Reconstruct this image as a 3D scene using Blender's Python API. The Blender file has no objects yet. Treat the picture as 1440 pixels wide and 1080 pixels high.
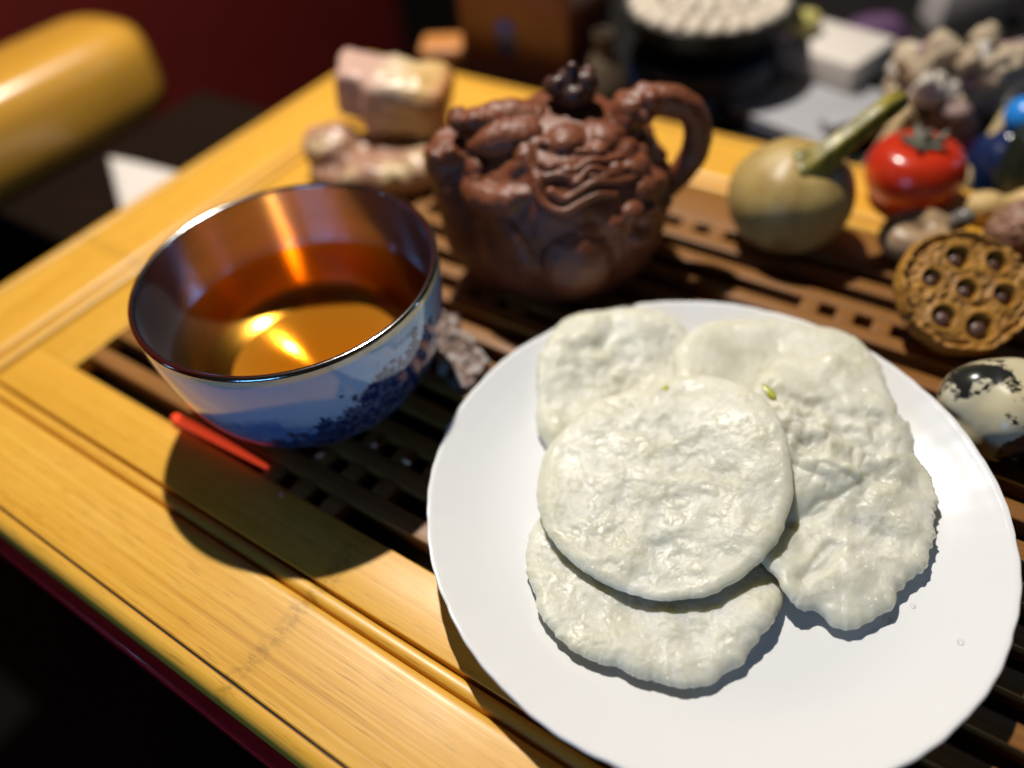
import bpy, bmesh, math, random
import numpy as np
from mathutils import Matrix, Vector

S = 0.01                                   # everything below is written in centimetres
PI = math.pi
sc = bpy.context.scene
COL = sc.collection
random.seed(4)

# ------------------------------------------------------------------ camera
cam_d = bpy.data.cameras.new('camera'); cam = bpy.data.objects.new('camera', cam_d); COL.objects.link(cam)
cam.matrix_world = Matrix(((0.84123, -0.35490, 0.40789, 0.0),
                           (0.53583, 0.64798, -0.54130, 0.0),
                           (-0.07220, 0.67392, 0.73527, 0.18),
                           (0, 0, 0, 1)))
cam_d.sensor_width = 36; cam_d.lens = 36 * 1050 / 1440
cam_d.clip_start = 0.005; cam_d.clip_end = 50
cam_d.dof.use_dof = True; cam_d.dof.focus_distance = 0.183; cam_d.dof.aperture_fstop = 3.5
sc.camera = cam
# ------------------------------------------------------------------ room light
world = bpy.data.worlds.new('World'); sc.world = world; world.use_nodes = True
bg = world.node_tree.nodes['Background']
bg.inputs[0].default_value = (1.0, 0.85, 0.62, 1); bg.inputs[1].default_value = 0.011
def aim(o, loc, target):
    o.location = Vector(loc) * S
    o.rotation_euler = (Vector(target) - Vector(loc)).to_track_quat('-Z', 'Y').to_euler()
def lamp(name, kind, loc, target, power, color, **kw):
    d = bpy.data.lights.new(name, kind); d.energy = power; d.color = color
    for k, v in kw.items(): setattr(d, k, v)
    o = bpy.data.objects.new(name, d); COL.objects.link(o); aim(o, loc, target); return o
lamp('ceiling_lamp', 'POINT', (-30, 32, 60), (-8, 14, 0), 24.5, (1, 0.94, 0.85), shadow_soft_size=0.009)
lamp('screen_light', 'AREA', (-2, -34, 15), (-8, 15, 2), 0.46, (0.15, 0.47, 1.0), shape='RECTANGLE', size=0.20, size_y=0.12)
lamp('cool_lamp', 'POINT', (-69, -43, 31), (-8, 15, 3), 0.35, (0.30, 0.58, 1.0), shadow_soft_size=0.02)
lamp('cool_lamp', 'POINT', (38, 63, 31), (-8, 15, 3), 0.55, (0.30, 0.58, 1.0), shadow_soft_size=0.02)
sc.view_settings.view_transform = 'Standard'; sc.view_settings.look = 'None'
sc.view_settings.exposure = 0; sc.view_settings.gamma = 1
sc.render.engine = 'CYCLES'
sc.cycles.max_bounces = 6; sc.cycles.diffuse_bounces = 3; sc.cycles.glossy_bounces = 4; sc.cycles.transmission_bounces = 4; sc.cycles.transparent_max_bounces = 8

# ------------------------------------------------------------------ numeric helpers
def _h(ix, iy, iz, seed):
    n = (ix * 374761393 + iy * 668265263 + iz * 2147483647 + seed * 1274126177) & 0xffffffff
    n = ((n ^ (n >> 13)) * 1274126177) & 0xffffffff
    n = n ^ (n >> 16)
    return (n & 0xffff) / 32767.5 - 1.0
def vn(P, seed=0):
    P = np.asarray(P, float); i = np.floor(P).astype(np.int64); f = P - i; f = f * f * f * (f * (f * 6 - 15) + 10)
    out = 0
    for dx in (0, 1):
        for dy in (0, 1):
            for dz in (0, 1):
                w = (f[..., 0] if dx else 1 - f[..., 0]) * (f[..., 1] if dy else 1 - f[..., 1]) * (f[..., 2] if dz else 1 - f[..., 2])
                out = out + w * _h(i[..., 0] + dx, i[..., 1] + dy, i[..., 2] + dz, seed)
    return out
def fbm(P, octv=4, seed=0, gain=0.5):
    P = np.asarray(P, float); a = 1; s = 0
    for k in range(octv):
        s = s + a * vn(P * 2 ** k + 17.3 * k, seed + k); a *= gain
    return s
def p3(x, y, z=0.0): return np.stack(np.broadcast_arrays(np.asarray(x, float), np.asarray(y, float), np.asarray(z, float)), -1)

# ------------------------------------------------------------------ object helpers
def mesh_data(name, V, F, smooth=True):
    m = bpy.data.meshes.new(name)
    m.from_pydata((np.asarray(V, float) * S).tolist(), [], [tuple(int(i) for i in f) for f in F])
    m.update()
    if smooth: m.polygons.foreach_set('use_smooth', [True] * len(m.polygons))
    return m
def link(name, m, mat, parent=None, loc=(0, 0, 0), rotz=0.0, rot=None):
    o = bpy.data.objects.new(name, m); COL.objects.link(o)
    if mat is not None and len(m.materials) == 0: m.materials.append(mat)
    o.location = Vector(loc) * S; o.rotation_euler = rot if rot else (0, 0, rotz)
    if parent: o.parent = parent
    return o
def obj(name, VF, mat, parent=None, loc=(0, 0, 0), rotz=0.0, rot=None, smooth=True):
    return link(name, mesh_data(name, VF[0], VF[1], smooth), mat, parent, loc, rotz, rot)
def tag(o, label, cat, group=None):
    o['label'] = label; o['category'] = cat
    if group: o['group'] = group
    return o
def thing(name, label, cat, loc=(0, 0, 0), rotz=0.0, group=None, rot=None):
    o = bpy.data.objects.new(name, None); COL.objects.link(o)
    o.location = Vector(loc) * S; o.rotation_euler = rot if rot else (0, 0, rotz)
    o.empty_display_size = 0.01
    return tag(o, label, cat, group)
def structure(o): o['kind'] = 'structure'; return o

def join(*vfs):
    V = []; F = []; n = 0
    for v, f in vfs:
        V.append(np.asarray(v, float)); F += [tuple(i + n for i in q) for q in f]; n += len(v)
    return np.concatenate(V), F
def xf(VF, M):
    V = np.asarray(VF[0], float); M = np.array(M)
    return V @ M[:3, :3].T + M[:3, 3], VF[1]
def lathe(prof, n=96, rfun=None, closed_top=False):
    prof = np.asarray(prof, float); k = len(prof); a = np.arange(n) * 2 * PI / n
    V = np.zeros((k, n, 3))
    V[..., 0] = prof[:, 0, None] * np.cos(a); V[..., 1] = prof[:, 0, None] * np.sin(a); V[..., 2] = prof[:, 1, None]
    if rfun is not None: V = rfun(V, a)
    F = [(i * n + j, i * n + (j + 1) % n, (i + 1) * n + (j + 1) % n, (i + 1) * n + j) for i in range(k - 1) for j in range(n)]
    return V.reshape(-1, 3), F
def smooth_prof(pts, n=8):
    """Catmull-Rom through profile points"""
    P = np.asarray(pts, float); out = []
    for i in range(len(P) - 1):
        p0 = P[max(i - 1, 0)]; p1 = P[i]; p2 = P[i + 1]; q3 = P[min(i + 2, len(P) - 1)]
        for t in np.arange(n) / n:
            out.append(0.5 * (2 * p1 + (p2 - p0) * t + (2 * p0 - 5 * p1 + 4 * p2 - q3) * t * t + (3 * p1 - p0 - 3 * p2 + q3) * t ** 3))
    out.append(P[-1]); return np.array(out)
def ball(c, r, n=24, m=14, M=None):
    r = np.ones(3) * np.asarray(r, float)
    V = []; F = []
    for i in range(m + 1):
        t = PI * i / m
        for j in range(n):
            a = 2 * PI * j / n
            V.append((math.sin(t) * math.cos(a), math.sin(t) * math.sin(a), math.cos(t)))
    V = np.array(V) * r
    if M is not None: V = V @ np.array(M.to_3x3()).T
    F = [(i * n + j, (i + 1) * n + j, (i + 1) * n + (j + 1) % n, i * n + (j + 1) % n) for i in range(m) for j in range(n)]
    return V + np.asarray(c, float), F
def tube(path, radii, n=14, sub=6, caps=True, flat=1.0):
    P = smooth_prof(path, sub); Rr = np.interp(np.linspace(0, len(path) - 1, len(P)), range(len(path)), radii if hasattr(radii, '__len__') else [radii] * len(path))
    V = []; k = len(P); up = np.array([0.13, 0.21, 1.0])
    T = np.gradient(P, axis=0); T /= np.linalg.norm(T, axis=1)[:, None] + 1e-9
    u = np.cross(T[0], up); u /= np.linalg.norm(u) + 1e-9
    if caps:                                   # rounded ends
        add0 = [(P[0] - T[0] * Rr[0] * math.sin(t), Rr[0] * math.cos(t), T[0]) for t in (1.5, 1.1, 0.6)]
        add1 = [(P[-1] + T[-1] * Rr[-1] * math.sin(t), Rr[-1] * math.cos(t), T[-1]) for t in (0.6, 1.1, 1.5)]
        rings = add0 + [(P[i], Rr[i], T[i]) for i in range(k)] + add1
    else: rings = [(P[i], Rr[i], T[i]) for i in range(k)]
    for c, r, t in rings:
        u = u - t * np.dot(u, t); u /= np.linalg.norm(u) + 1e-9; w = np.cross(t, u)
        for j in range(n):
            a = 2 * PI * j / n; V.append(c + r * (math.cos(a) * u + flat * math.sin(a) * w))
    k = len(rings)
    F = [(i * n + j, i * n + (j + 1) % n, (i + 1) * n + (j + 1) % n, (i + 1) * n + j) for i in range(k - 1) for j in range(n)]
    if caps: F += [tuple(range(n - 1, -1, -1)), tuple(range((k - 1) * n, k * n))]
    return np.array(V), F
def bevel_box(x0, x1, y0, y1, z0, z1, b=0.05, seg=2):
    bm = bmesh.new(); bmesh.ops.create_cube(bm, size=1)
    for v in bm.verts: v.co = Vector(((x0 + x1) / 2 + v.co.x * (x1 - x0), (y0 + y1) / 2 + v.co.y * (y1 - y0), (z0 + z1) / 2 + v.co.z * (z1 - z0)))
    if b: bmesh.ops.bevel(bm, geom=list(bm.edges), offset=b, segments=seg, profile=0.6, affect='EDGES')
    bm.verts.index_update()
    V = np.array([v.co[:] for v in bm.verts]); F = [[v.index for v in f.verts] for f in bm.faces]; bm.free()
    return V, F
def fuse(VF, voxel=0.07, it=4, disp=None):
    """union + melt pieces into one continuous skin"""
    m = mesh_data('tmp', *VF); o = bpy.data.objects.new('tmp', m); COL.objects.link(o)
    r = o.modifiers.new('r', 'REMESH'); r.mode = 'VOXEL'; r.voxel_size = voxel * S
    s = o.modifiers.new('s', 'SMOOTH'); s.factor = 0.5; s.iterations = it
    dg = bpy.context.evaluated_depsgraph_get(); e = o.evaluated_get(dg); em = e.to_mesh()
    n = len(em.vertices); co = np.zeros(n * 3); em.vertices.foreach_get('co', co); co = co.reshape(-1, 3) / S
    no = np.zeros(n * 3); em.vertices.foreach_get('normal', no); no = no.reshape(-1, 3)
    F = [tuple(p.vertices) for p in em.polygons]
    e.to_mesh_clear(); bpy.data.objects.remove(o); bpy.data.meshes.remove(m)
    if disp is not None: co = co + no * disp(co)[:, None]
    return co, F

# ------------------------------------------------------------------ materials
class NT:
    def __init__(s, name):
        s.m = bpy.data.materials.new(name); s.m.use_nodes = True; s.t = s.m.node_tree; s.t.nodes.clear()
        s.out = s.n('ShaderNodeOutputMaterial')
    def n(s, typ, **kw):
        nd = s.t.nodes.new(typ)
        for k, v in kw.items():
            if k.startswith('_'): setattr(nd, k[1:], v)
        for k, v in kw.items():
            if k.startswith('_'): continue
            key = int(k[1:]) if k[0] == 'i' and k[1:].isdigit() else k.replace('__', ' ')
            if isinstance(v, bpy.types.NodeSocket): s.t.links.new(v, nd.inputs[key])
            else: nd.inputs[key].default_value = v
        return nd
    def coords(s, scale=(1, 1, 1), rot=(0, 0, 0), which='Object', loc=(0, 0, 0)):
        tc = s.n('ShaderNodeTexCoord'); mp = s.n('ShaderNodeMapping', Vector=tc.outputs[which]); mp.inputs['Scale'].default_value = scale
        mp.inputs['Rotation'].default_value = rot; mp.inputs['Location'].default_value = loc; return mp.outputs[0]
    def noise(s, vec, scale, detail=4, rough=0.5, dist=0.0):
        return s.n('ShaderNodeTexNoise', Vector=vec, Scale=float(scale), Detail=float(detail), Roughness=rough, Distortion=dist).outputs['Fac']
    def ramp(s, fac, stops, interp='LINEAR'):
        r = s.n('ShaderNodeValToRGB', Fac=fac); e = r.color_ramp.elements; r.color_ramp.interpolation = interp
        while len(e) < len(stops): e.new(0.5)
        for i, (p, c) in enumerate(stops): e[i].position = p; e[i].color = (*c, 1) if len(c) == 3 else c
        return r.outputs[0]
    def mix(s, fac, a, b, mode='MIX'):
        nd = s.n('ShaderNodeMix', _data_type='RGBA', _blend_type=mode)
        for idx, v in ((0, fac), (6, a), (7, b)):
            if isinstance(v, bpy.types.NodeSocket): s.t.links.new(v, nd.inputs[idx])
            else: nd.inputs[idx].default_value = v if idx == 0 else (*v[:3], 1)
        return nd.outputs[2]
    def math(s, op, a, b=0.0):
        nd = s.n('ShaderNodeMath', _operation=op)
        for i, v in enumerate((a, b)):
            if isinstance(v, bpy.types.NodeSocket): s.t.links.new(v, nd.inputs[i])
            else: nd.inputs[i].default_value = v
        return nd.outputs[0]
    def bump(s, h, strength=0.3, dist=0.0005, normal=None):
        b = s.n('ShaderNodeBump', Height=h, Strength=strength, Distance=dist)
        if normal: s.t.links.new(normal, b.inputs['Normal'])
        return b.outputs[0]
    def done(s, col=(0.5, 0.5, 0.5), rough=0.5, normal=None, **kw):
        p = s.n('ShaderNodeBsdfPrincipled')
        def put(k, v):
            if isinstance(v, bpy.types.NodeSocket): s.t.links.new(v, p.inputs[k])
            else: p.inputs[k].default_value = (*v, 1) if (isinstance(v, tuple) and len(v) == 3 and p.inputs[k].type == 'RGBA') else v
        put('Base Color', col); put('Roughness', rough)
        if normal: put('Normal', normal)
        for k, v in kw.items(): put(k.replace('__', ' '), v)
        s.t.links.new(p.outputs[0], s.out.inputs[0]); return s.m

def bamboo(name, axis, dark, mid, light, rough=0.42, coat=0.10, nodes=True, fine=1.0):
    t = NT(name)
    st = (9, 900, 900) if axis == 'x' else (900, 9, 900)
    st2 = (5, 90, 90) if axis == 'x' else (90, 5, 90)
    oi = t.n('ShaderNodeObjectInfo').outputs['Random']
    v = t.coords(st, loc=(0, 0, 0)); v2 = t.coords(st2)
    off = t.n('ShaderNodeVectorMath', _operation='ADD'); t.t.links.new(v, off.inputs[0])
    cmb = t.n('ShaderNodeCombineXYZ', X=t.math('MULTIPLY', oi, 50.0), Y=t.math('MULTIPLY', oi, 31.0), Z=0.0); t.t.links.new(cmb.outputs[0], off.inputs[1])
    fib = t.noise(off.outputs[0], 1.0 * fine, 5, 0.65, 0.2); wide = t.noise(v2, 1.0, 3, 0.5)
    f = t.math('ADD', t.math('MULTIPLY', fib, 0.72), t.math('MULTIPLY', wide, 0.28))
    col = t.ramp(f, [(0.27, dark), (0.45, mid), (0.70, light)])
    dash = t.noise(t.coords((90, 1500, 1500) if axis == 'x' else (1500, 90, 1500)), 1.0, 2, 0.5)
    col = t.mix(t.math('MULTIPLY', t.ramp(dash, [(0.60, (0, 0, 0)), (0.70, (1, 1, 1))]), 0.42), col, tuple(c * 0.55 for c in dark))
    if nodes:                                   # bamboo joints: short dotted bands across the grain
        sep = t.n('ShaderNodeSeparateXYZ', Vector=t.n('ShaderNodeTexCoord').outputs['Object'])
        x = sep.outputs[0 if axis == 'x' else 1]; y = sep.outputs[1 if axis == 'x' else 0]
        wob = t.math('MULTIPLY', t.math('SUBTRACT', t.noise(t.coords((30, 90, 30)), 1.0, 2), 0.5), 0.010)
        xs = t.math('ADD', t.math('ADD', x, wob), 0.0935)
        mod = t.math('ABSOLUTE', t.math('SUBTRACT', t.math('MODULO', t.math('ADD', xs, 10.2415), 0.22), 0.11))
        band = t.ramp(t.math('MULTIPLY', mod, 100.0), [(0.0, (1, 1, 1)), (0.16, (0.8, 0.8, 0.8)), (0.36, (0, 0, 0))])
        spk = t.ramp(t.noise(t.coords((420, 700, 420) if axis == 'x' else (700, 420, 420)), 1.0, 3, 0.6), [(0.44, (0, 0, 0)), (0.60, (1, 1, 1))])
        col = t.mix(t.math('MULTIPLY', t.math('MULTIPLY', band, spk), 0.42), col, tuple(c * 0.45 for c in dark))
        col = t.mix(t.math('MULTIPLY', band, 0.16), col, tuple(c * 0.7 for c in mid))
    sm = t.noise(t.coords((60, 60, 60)), 1.0, 4)
    rg = t.math('ADD', t.math('MULTIPLY', sm, 0.22), rough - 0.11)
    return t.done(col, rg, t.bump(f, 0.22, 0.0004), Coat__Weight=coat, Coat__Roughness=0.25)

BX = bamboo('bamboo_lengthwise', 'x', (0.43, 0.185, 0.012), (0.67, 0.335, 0.030), (0.77, 0.45, 0.070))
BY = bamboo('bamboo_crosswise', 'y', (0.43, 0.185, 0.012), (0.67, 0.335, 0.030), (0.77, 0.45, 0.070))
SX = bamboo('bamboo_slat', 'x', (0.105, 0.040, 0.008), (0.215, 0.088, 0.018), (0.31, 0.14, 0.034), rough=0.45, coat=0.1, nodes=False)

def plain(name, col, rough=0.5, var=0.15, scale=150, bump=0.1, **kw):
    t = NT(name); n = t.noise(t.coords(), scale, 4, 0.55)
    c = t.mix(n, tuple(x * (1 - var) for x in col), tuple(min(1, x * (1 + var)) for x in col))
    return t.done(c, rough, t.bump(n, bump, 0.0006), **kw)

# ------------------------------------------------------------------ setting: floor, table
floor_mat = plain('dark_floor', (0.0035, 0.0025, 0.0022), 0.7, 0.3, 12)
structure(obj('floor', ([(-400, -300, -75), (300, -300, -75), (300, 500, -75), (-400, 500, -75)], [(0, 1, 2, 3)]), floor_mat, smooth=False))
wall_mat = plain('dark_wall', (0.007, 0.006, 0.005), 0.8, 0.3, 4)
structure(obj('wall', bevel_box(-146, 300, 160, 164, -75, 200, 0), wall_mat, smooth=False))
structure(obj('wall', bevel_box(-150, -146.01, -300, 164, -75, 200, 0), plain('dark_red_wall', (0.24, 0.014, 0.010), 0.75, 0.25, 10), smooth=False))
lacq = plain('red_lacquer', (0.40, 0.010, 0.018), 0.28, 0.2, 60, 0.05, Coat__Weight=0.4)
blk = plain('black_lacquer', (0.009, 0.008, 0.008), 0.45, 0.3, 60, 0.05)
tb = thing('tea_table', 'dark tea table with a red lacquered edge under the bamboo tray', 'table', (0, 0, -1.0))
obj('table_top', bevel_box(-30.6, 50, 1.3, 62, -5, -1.2, 0.1), blk, tb)
obj('edge_band', bevel_box(-30.7, 50, 0.62, 1.29, -1.25, 0.26, 0.12), lacq, tb)
for lx, ly in ((-27, 5), (46, 5), (-27, 58), (46, 58)):
    obj('leg', bevel_box(lx - 2, lx + 2, ly - 2, ly + 2, -73.9, -5.01, 0.2), blk, tb)

# ------------------------------------------------------------------ bamboo tea tray
tray = thing('tea_tray', 'yellow bamboo tea tray with slotted slats and wide frame boards', 'tray', (0, 0, 0))
X0, X1, Y0, Y1 = -31.0, 30.7, 0.95, 30.8
def strip(prof, side, wscale, name, mat):
    """prof: (inset, z) closed outline, mitred at both ends"""
    V = []; k = len(prof)
    for end in (0, 1):
        for d, z in prof:
            dn = d * 3.67 / 3.67
            if side == 'near': V.append(((X0 + d * 4.5 / 3.67) if end == 0 else (X1 - d * 4.5 / 3.67), Y0 + d, z))
            if side == 'far': V.append(((X0 + d * 4.5 / 3.67) if end == 0 else (X1 - d * 4.5 / 3.67), Y1 - d * 4.4 / 3.67, z))
            if side == 'left': V.append((X0 + d * 4.5 / 3.67, (Y0 + d) if end == 0 else (Y1 - d * 4.4 / 3.67), z))
            if side == 'right': V.append((X1 - d * 4.5 / 3.67, (Y0 + d) if end == 0 else (Y1 - d * 4.4 / 3.67), z))
    F = [(i, (i + 1) % k, k + (i + 1) % k, k + i) for i in range(k)] + [tuple(range(k - 1, -1, -1)), tuple(range(k, 2 * k))]
    o = obj(name, (V, F), mat, tray, smooth=False)
    bm = bmesh.new(); bm.from_mesh(o.data); bmesh.ops.recalc_face_normals(bm, faces=bm.faces); bm.to_mesh(o.data); bm.free()
    for p in o.data.polygons: p.use_smooth = len(p.vertices) == 4
    o.data.set_sharp_from_angle(angle=math.radians(40))
    return o
edge_prof = [(0.02, -0.72), (0.0, -0.2), (0.03, 0.0), (0.09, 0.10), (0.18, 0.17), (0.28, 0.205), (0.38, 0.22), (0.46, 0.215), (0.50, 0.17), (0.50, -0.72)]
board_prof = [(0.565, -0.72), (0.565, 0.17), (0.60, 0.205), (0.70, 0.21), (2.82, 0.21), (2.93, 0.195), (3.03, 0.155), (3.10, 0.09), (3.13, 0.0), (3.13, -0.72)]
bead_prof = [(3.175, -0.72), (3.175, -0.03), (3.20, 0.03), (3.27, 0.075), (3.36, 0.085), (3.45, 0.075), (3.53, 0.04), (3.58, -0.03), (3.60, -0.72)]
inlay_prof = [(0.501, -0.72), (0.501, 0.12), (0.564, 0.12), (0.564, -0.72)]
ink = plain('black_inlay', (0.010, 0.006, 0.004), 0.6)
for sd in ('near', 'left', 'far', 'right'):
    mt = BX if sd in ('near', 'far') else BY
    strip(edge_prof, sd, 1, 'edge_strip', mt); strip(board_prof, sd, 1, 'frame_board', mt); strip(bead_prof, sd, 1, 'bead_moulding', mt); strip(inlay_prof, sd, 1, 'inlay_line', ink)
YA, YB, XA, XB = 4.64, 26.30, -26.35, 26.05
PIT, SLOT, SY = 1.225, 0.62, 6.42
XL, XR = -24.18, 24.0
def plank(name, a, b, c, d, mat=SX, z0=-0.6, z1=0.0, bev=0.045):
    return obj(name, bevel_box(a, b, c, d, z0, z1, bev), mat, tray)
PW = BX
plank('plank', XA, XB, YA, SY, PW); plank('plank', XA, XB, SY + 14 * PIT + SLOT, YB, SX)
o = plank('plank', XA, XL, SY + 0.003, SY + 14 * PIT + SLOT - 0.003, BY, bev=0.02); o = plank('plank', XR, XB, SY + 0.003, SY + 14 * PIT + SLOT - 0.003, BY, bev=0.02)
slat_m = None; brm = None
for k in range(14):
    y = SY + SLOT + k * PIT
    if slat_m is None:
        o = plank('slat', XL + 0.003, XR - 0.003, 0, PIT - SLOT); slat_m = o.data; o.location.y = y * S
    else:
        o = link('slat', slat_m, None, tray, (0, y, 0))
for k in range(15):                              # short bridges break every slot into a long run and two square holes
    y = SY + k * PIT
    for g in (-1, 0, 1):
        gx = -13.25 + 0.965 * k + g * 26 + (0 if k in (0, 1, 2, 12) else 8.5 if k % 2 else -7.5)
        for bx in (-1.2, 0.0, 1.2):
            x = gx + bx
            if not XL + 0.6 < x < XR - 0.6: continue
            if brm is None:
                o = plank('bridge', -0.30, 0.30, 0.002, SLOT - 0.002, bev=0.02, z1=-0.012); brm = o.data; o.location = Vector((x, y, 0)) * S
            else: link('bridge', brm, None, tray, (x, y, 0))
obj('drip_basin', bevel_box(X0 + 0.4, X1 - 0.4, Y0 + 0.4, Y1 - 0.4, -0.95, -0.78, 0), ink, tray)

# ------------------------------------------------------------------ plate
PC = np.array([-2.78, 11.58])
plate_prof = [(0, .52), (2.5, .52), (4.6, .54), (5.35, .60), (5.9, .74), (6.5, 1.00), (7.0, 1.26), (7.20, 1.37)]
pp = smooth_prof(plate_prof, 6)
def plate_z(r): return np.interp(r, pp[:, 0], pp[:, 1])
edge = [(7.30, 1.42), (7.345, 1.40), (7.35, 1.35), (7.31, 1.30)]
under = [(7.0, 1.10), (6.4, 0.78), (5.8, 0.50), (5.2, 0.34), (4.9, 0.28), (4.75, 0.02), (4.4, 0.02), (4.3, 0.26), (2, .28), (0, .28)]
full = np.concatenate([pp, smooth_prof(edge, 3), smooth_prof(under, 3)])
def scallop(V, a):
    r = np.hypot(V[..., 0], V[..., 1]); w = np.clip((r - 5.6) / 1.75, 0, 1) ** 2
    lob = np.abs(np.sin(a * 9 + 0.4)) ** 0.6
    V[..., 2] += w * (-0.012 * (1 - lob) + 0.003 * np.sin(a * 31 + 1.0)) ; k = 1 + w * (0.0038 * lob - 0.0025 + 0.0010 * np.sin(a * 62)); V[..., 0] *= k; V[..., 1] *= k
    return V
t = NT('white_porcelain'); n = t.noise(t.coords(), 60, 3)
porc = t.done((0.76, 0.765, 0.77), t.math('ADD', t.math('MULTIPLY', n, 0.06), 0.07), t.bump(n, 0.008, 0.001), Specular__IOR__Level=0.5, Subsurface__Weight=0.08, Subsurface__Radius=(0.004, 0.004, 0.004), Subsurface__Scale=1.0)
plate = tag(obj('plate', lathe(full, 288, scallop), porc, None, (PC[0], PC[1], 0)), 'round white porcelain plate with a softly scalloped rim holding white cakes', 'plate')
# water drops on the plate
wt = NT('water'); fr = wt.n('ShaderNodeFresnel', IOR=1.33); tr = wt.n('ShaderNodeBsdfTransparent'); gl = wt.n('ShaderNodeBsdfGlossy', Roughness=0.03)
mx = wt.n('ShaderNodeMixShader', i0=fr.outputs[0], i1=tr.outputs[0], i2=gl.outputs[0]); wt.t.links.new(mx.outputs[0], wt.out.inputs[0]); water = wt.m
drops = [(2.24, 10.7, .10, 'clear water drop on the plate just below the folded cake'), (3.7, 10.72, .07, 'tiny water drop near the right rim of the plate'), (2.66, 11.35, .06, 'small water drop on the plate beside the folded cake edge')]
for x, y, r, lb in drops:
    z = plate_z(math.hypot(x - PC[0], y - PC[1]))
    tag(obj('water_drop', ball((0, 0, 0), (r, r * 1.15, r * 0.45), 20, 12), water, None, (x, y, z + r * 0.18), 0.5), lb, 'water drop', 'water drops on the plate')

# ------------------------------------------------------------------ rice cakes (height-field stack)
G = 0.05; NG = 340; gx0, gy0 = PC[0] - 8.5, PC[1] - 8.5
gxs = gx0 + np.arange(NG) * G; gys = gy0 + np.arange(NG) * G
GX, GY = np.meshgrid(gxs, gys, indexing='ij')
H = plate_z(np.hypot(GX - PC[0], GY - PC[1]))
def gblur(A, s):
    k = int(3 * s / G) + 1; w = np.exp(-0.5 * (np.arange(-k, k + 1) * G / s) ** 2); w /= w.sum()
    A = np.pad(A, k, mode='edge')
    A = np.apply_along_axis(lambda q: np.convolve(q, w, 'valid'), 0, A); return np.apply_along_axis(lambda q: np.convolve(q, w, 'valid'), 1, A)
def dilate(A, r):
    k = int(r / G); B = A.copy()
    for s in range(1, k + 1):
        B[s:] = np.maximum(B[s:], A[:-s]); B[:-s] = np.maximum(B[:-s], A[s:])
    C2 = B.copy()
    for s in range(1, k + 1):
        C2[:, s:] = np.maximum(C2[:, s:], B[:, :-s]); C2[:, :-s] = np.maximum(C2[:, :-s], B[:, s:])
    return C2
def samp(A, x, y):
    u = np.clip((x - gx0) / G, 0, NG - 1.001); v = np.clip((y - gy0) / G, 0, NG - 1.001)
    i = u.astype(int); j = v.astype(int); fu = u - i; fv = v - j
    return A[i, j] * (1 - fu) * (1 - fv) + A[i + 1, j] * fu * (1 - fv) + A[i, j + 1] * (1 - fu) * fv + A[i + 1, j + 1] * fu * fv
t = NT('wet_rice_dough')
c = t.coords()
n1 = t.noise(c, 90, 3, 0.6); n2 = t.noise(c, 560, 2, 0.58); n3 = t.noise(c, 1300, 1, 0.6)
col = t.ramp(n1, [(0.28, (0.555, 0.54, 0.42)), (0.50, (0.62, 0.608, 0.505)), (0.72, (0.67, 0.66, 0.58))])
col = t.mix(t.ramp(t.noise(t.coords(loc=(0.3, 0.1, 0)), 75, 3), [(0.66, (0, 0, 0)), (0.82, (0.5, 0.5, 0.5))]), col, (0.58, 0.62, 0.28))
msk = t.ramp(t.noise(t.coords(loc=(.2, .5, 0)), 110, 3, 0.6), [(0.40, (0.30, 0.30, 0.30)), (0.62, (1, 1, 1))])
vs = t.n('ShaderNodeTexVoronoi', _feature='F1', Vector=c, Scale=430.0).outputs[0]
grain = t.math('ADD', t.math('MULTIPLY', vs, -0.9), t.math('ADD', t.math('MULTIPLY', n2, 0.7), t.math('MULTIPLY', n3, 0.35)))
hgt = t.math('ADD', t.math('MULTIPLY', n1, 0.5), t.math('MULTIPLY', grain, msk))
rg = t.ramp(t.noise(c, 160, 3), [(0.35, (0.36, 0.36, 0.36)), (0.65, (0.60, 0.60, 0.60))])
dough = t.done(col, rg, t.bump(hgt, 0.28, 0.0009), Subsurface__Weight=0.65, Subsurface__Radius=(0.0065, 0.0058, 0.0024), Subsurface__Scale=1.0, Specular__IOR__Level=0.38, Coat__Weight=0.55, Coat__Roughness=0.09, Coat__Normal=t.bump(t.math('MULTIPLY', t.math('ADD', grain, n3), msk), 0.75, 0.0013))
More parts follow.
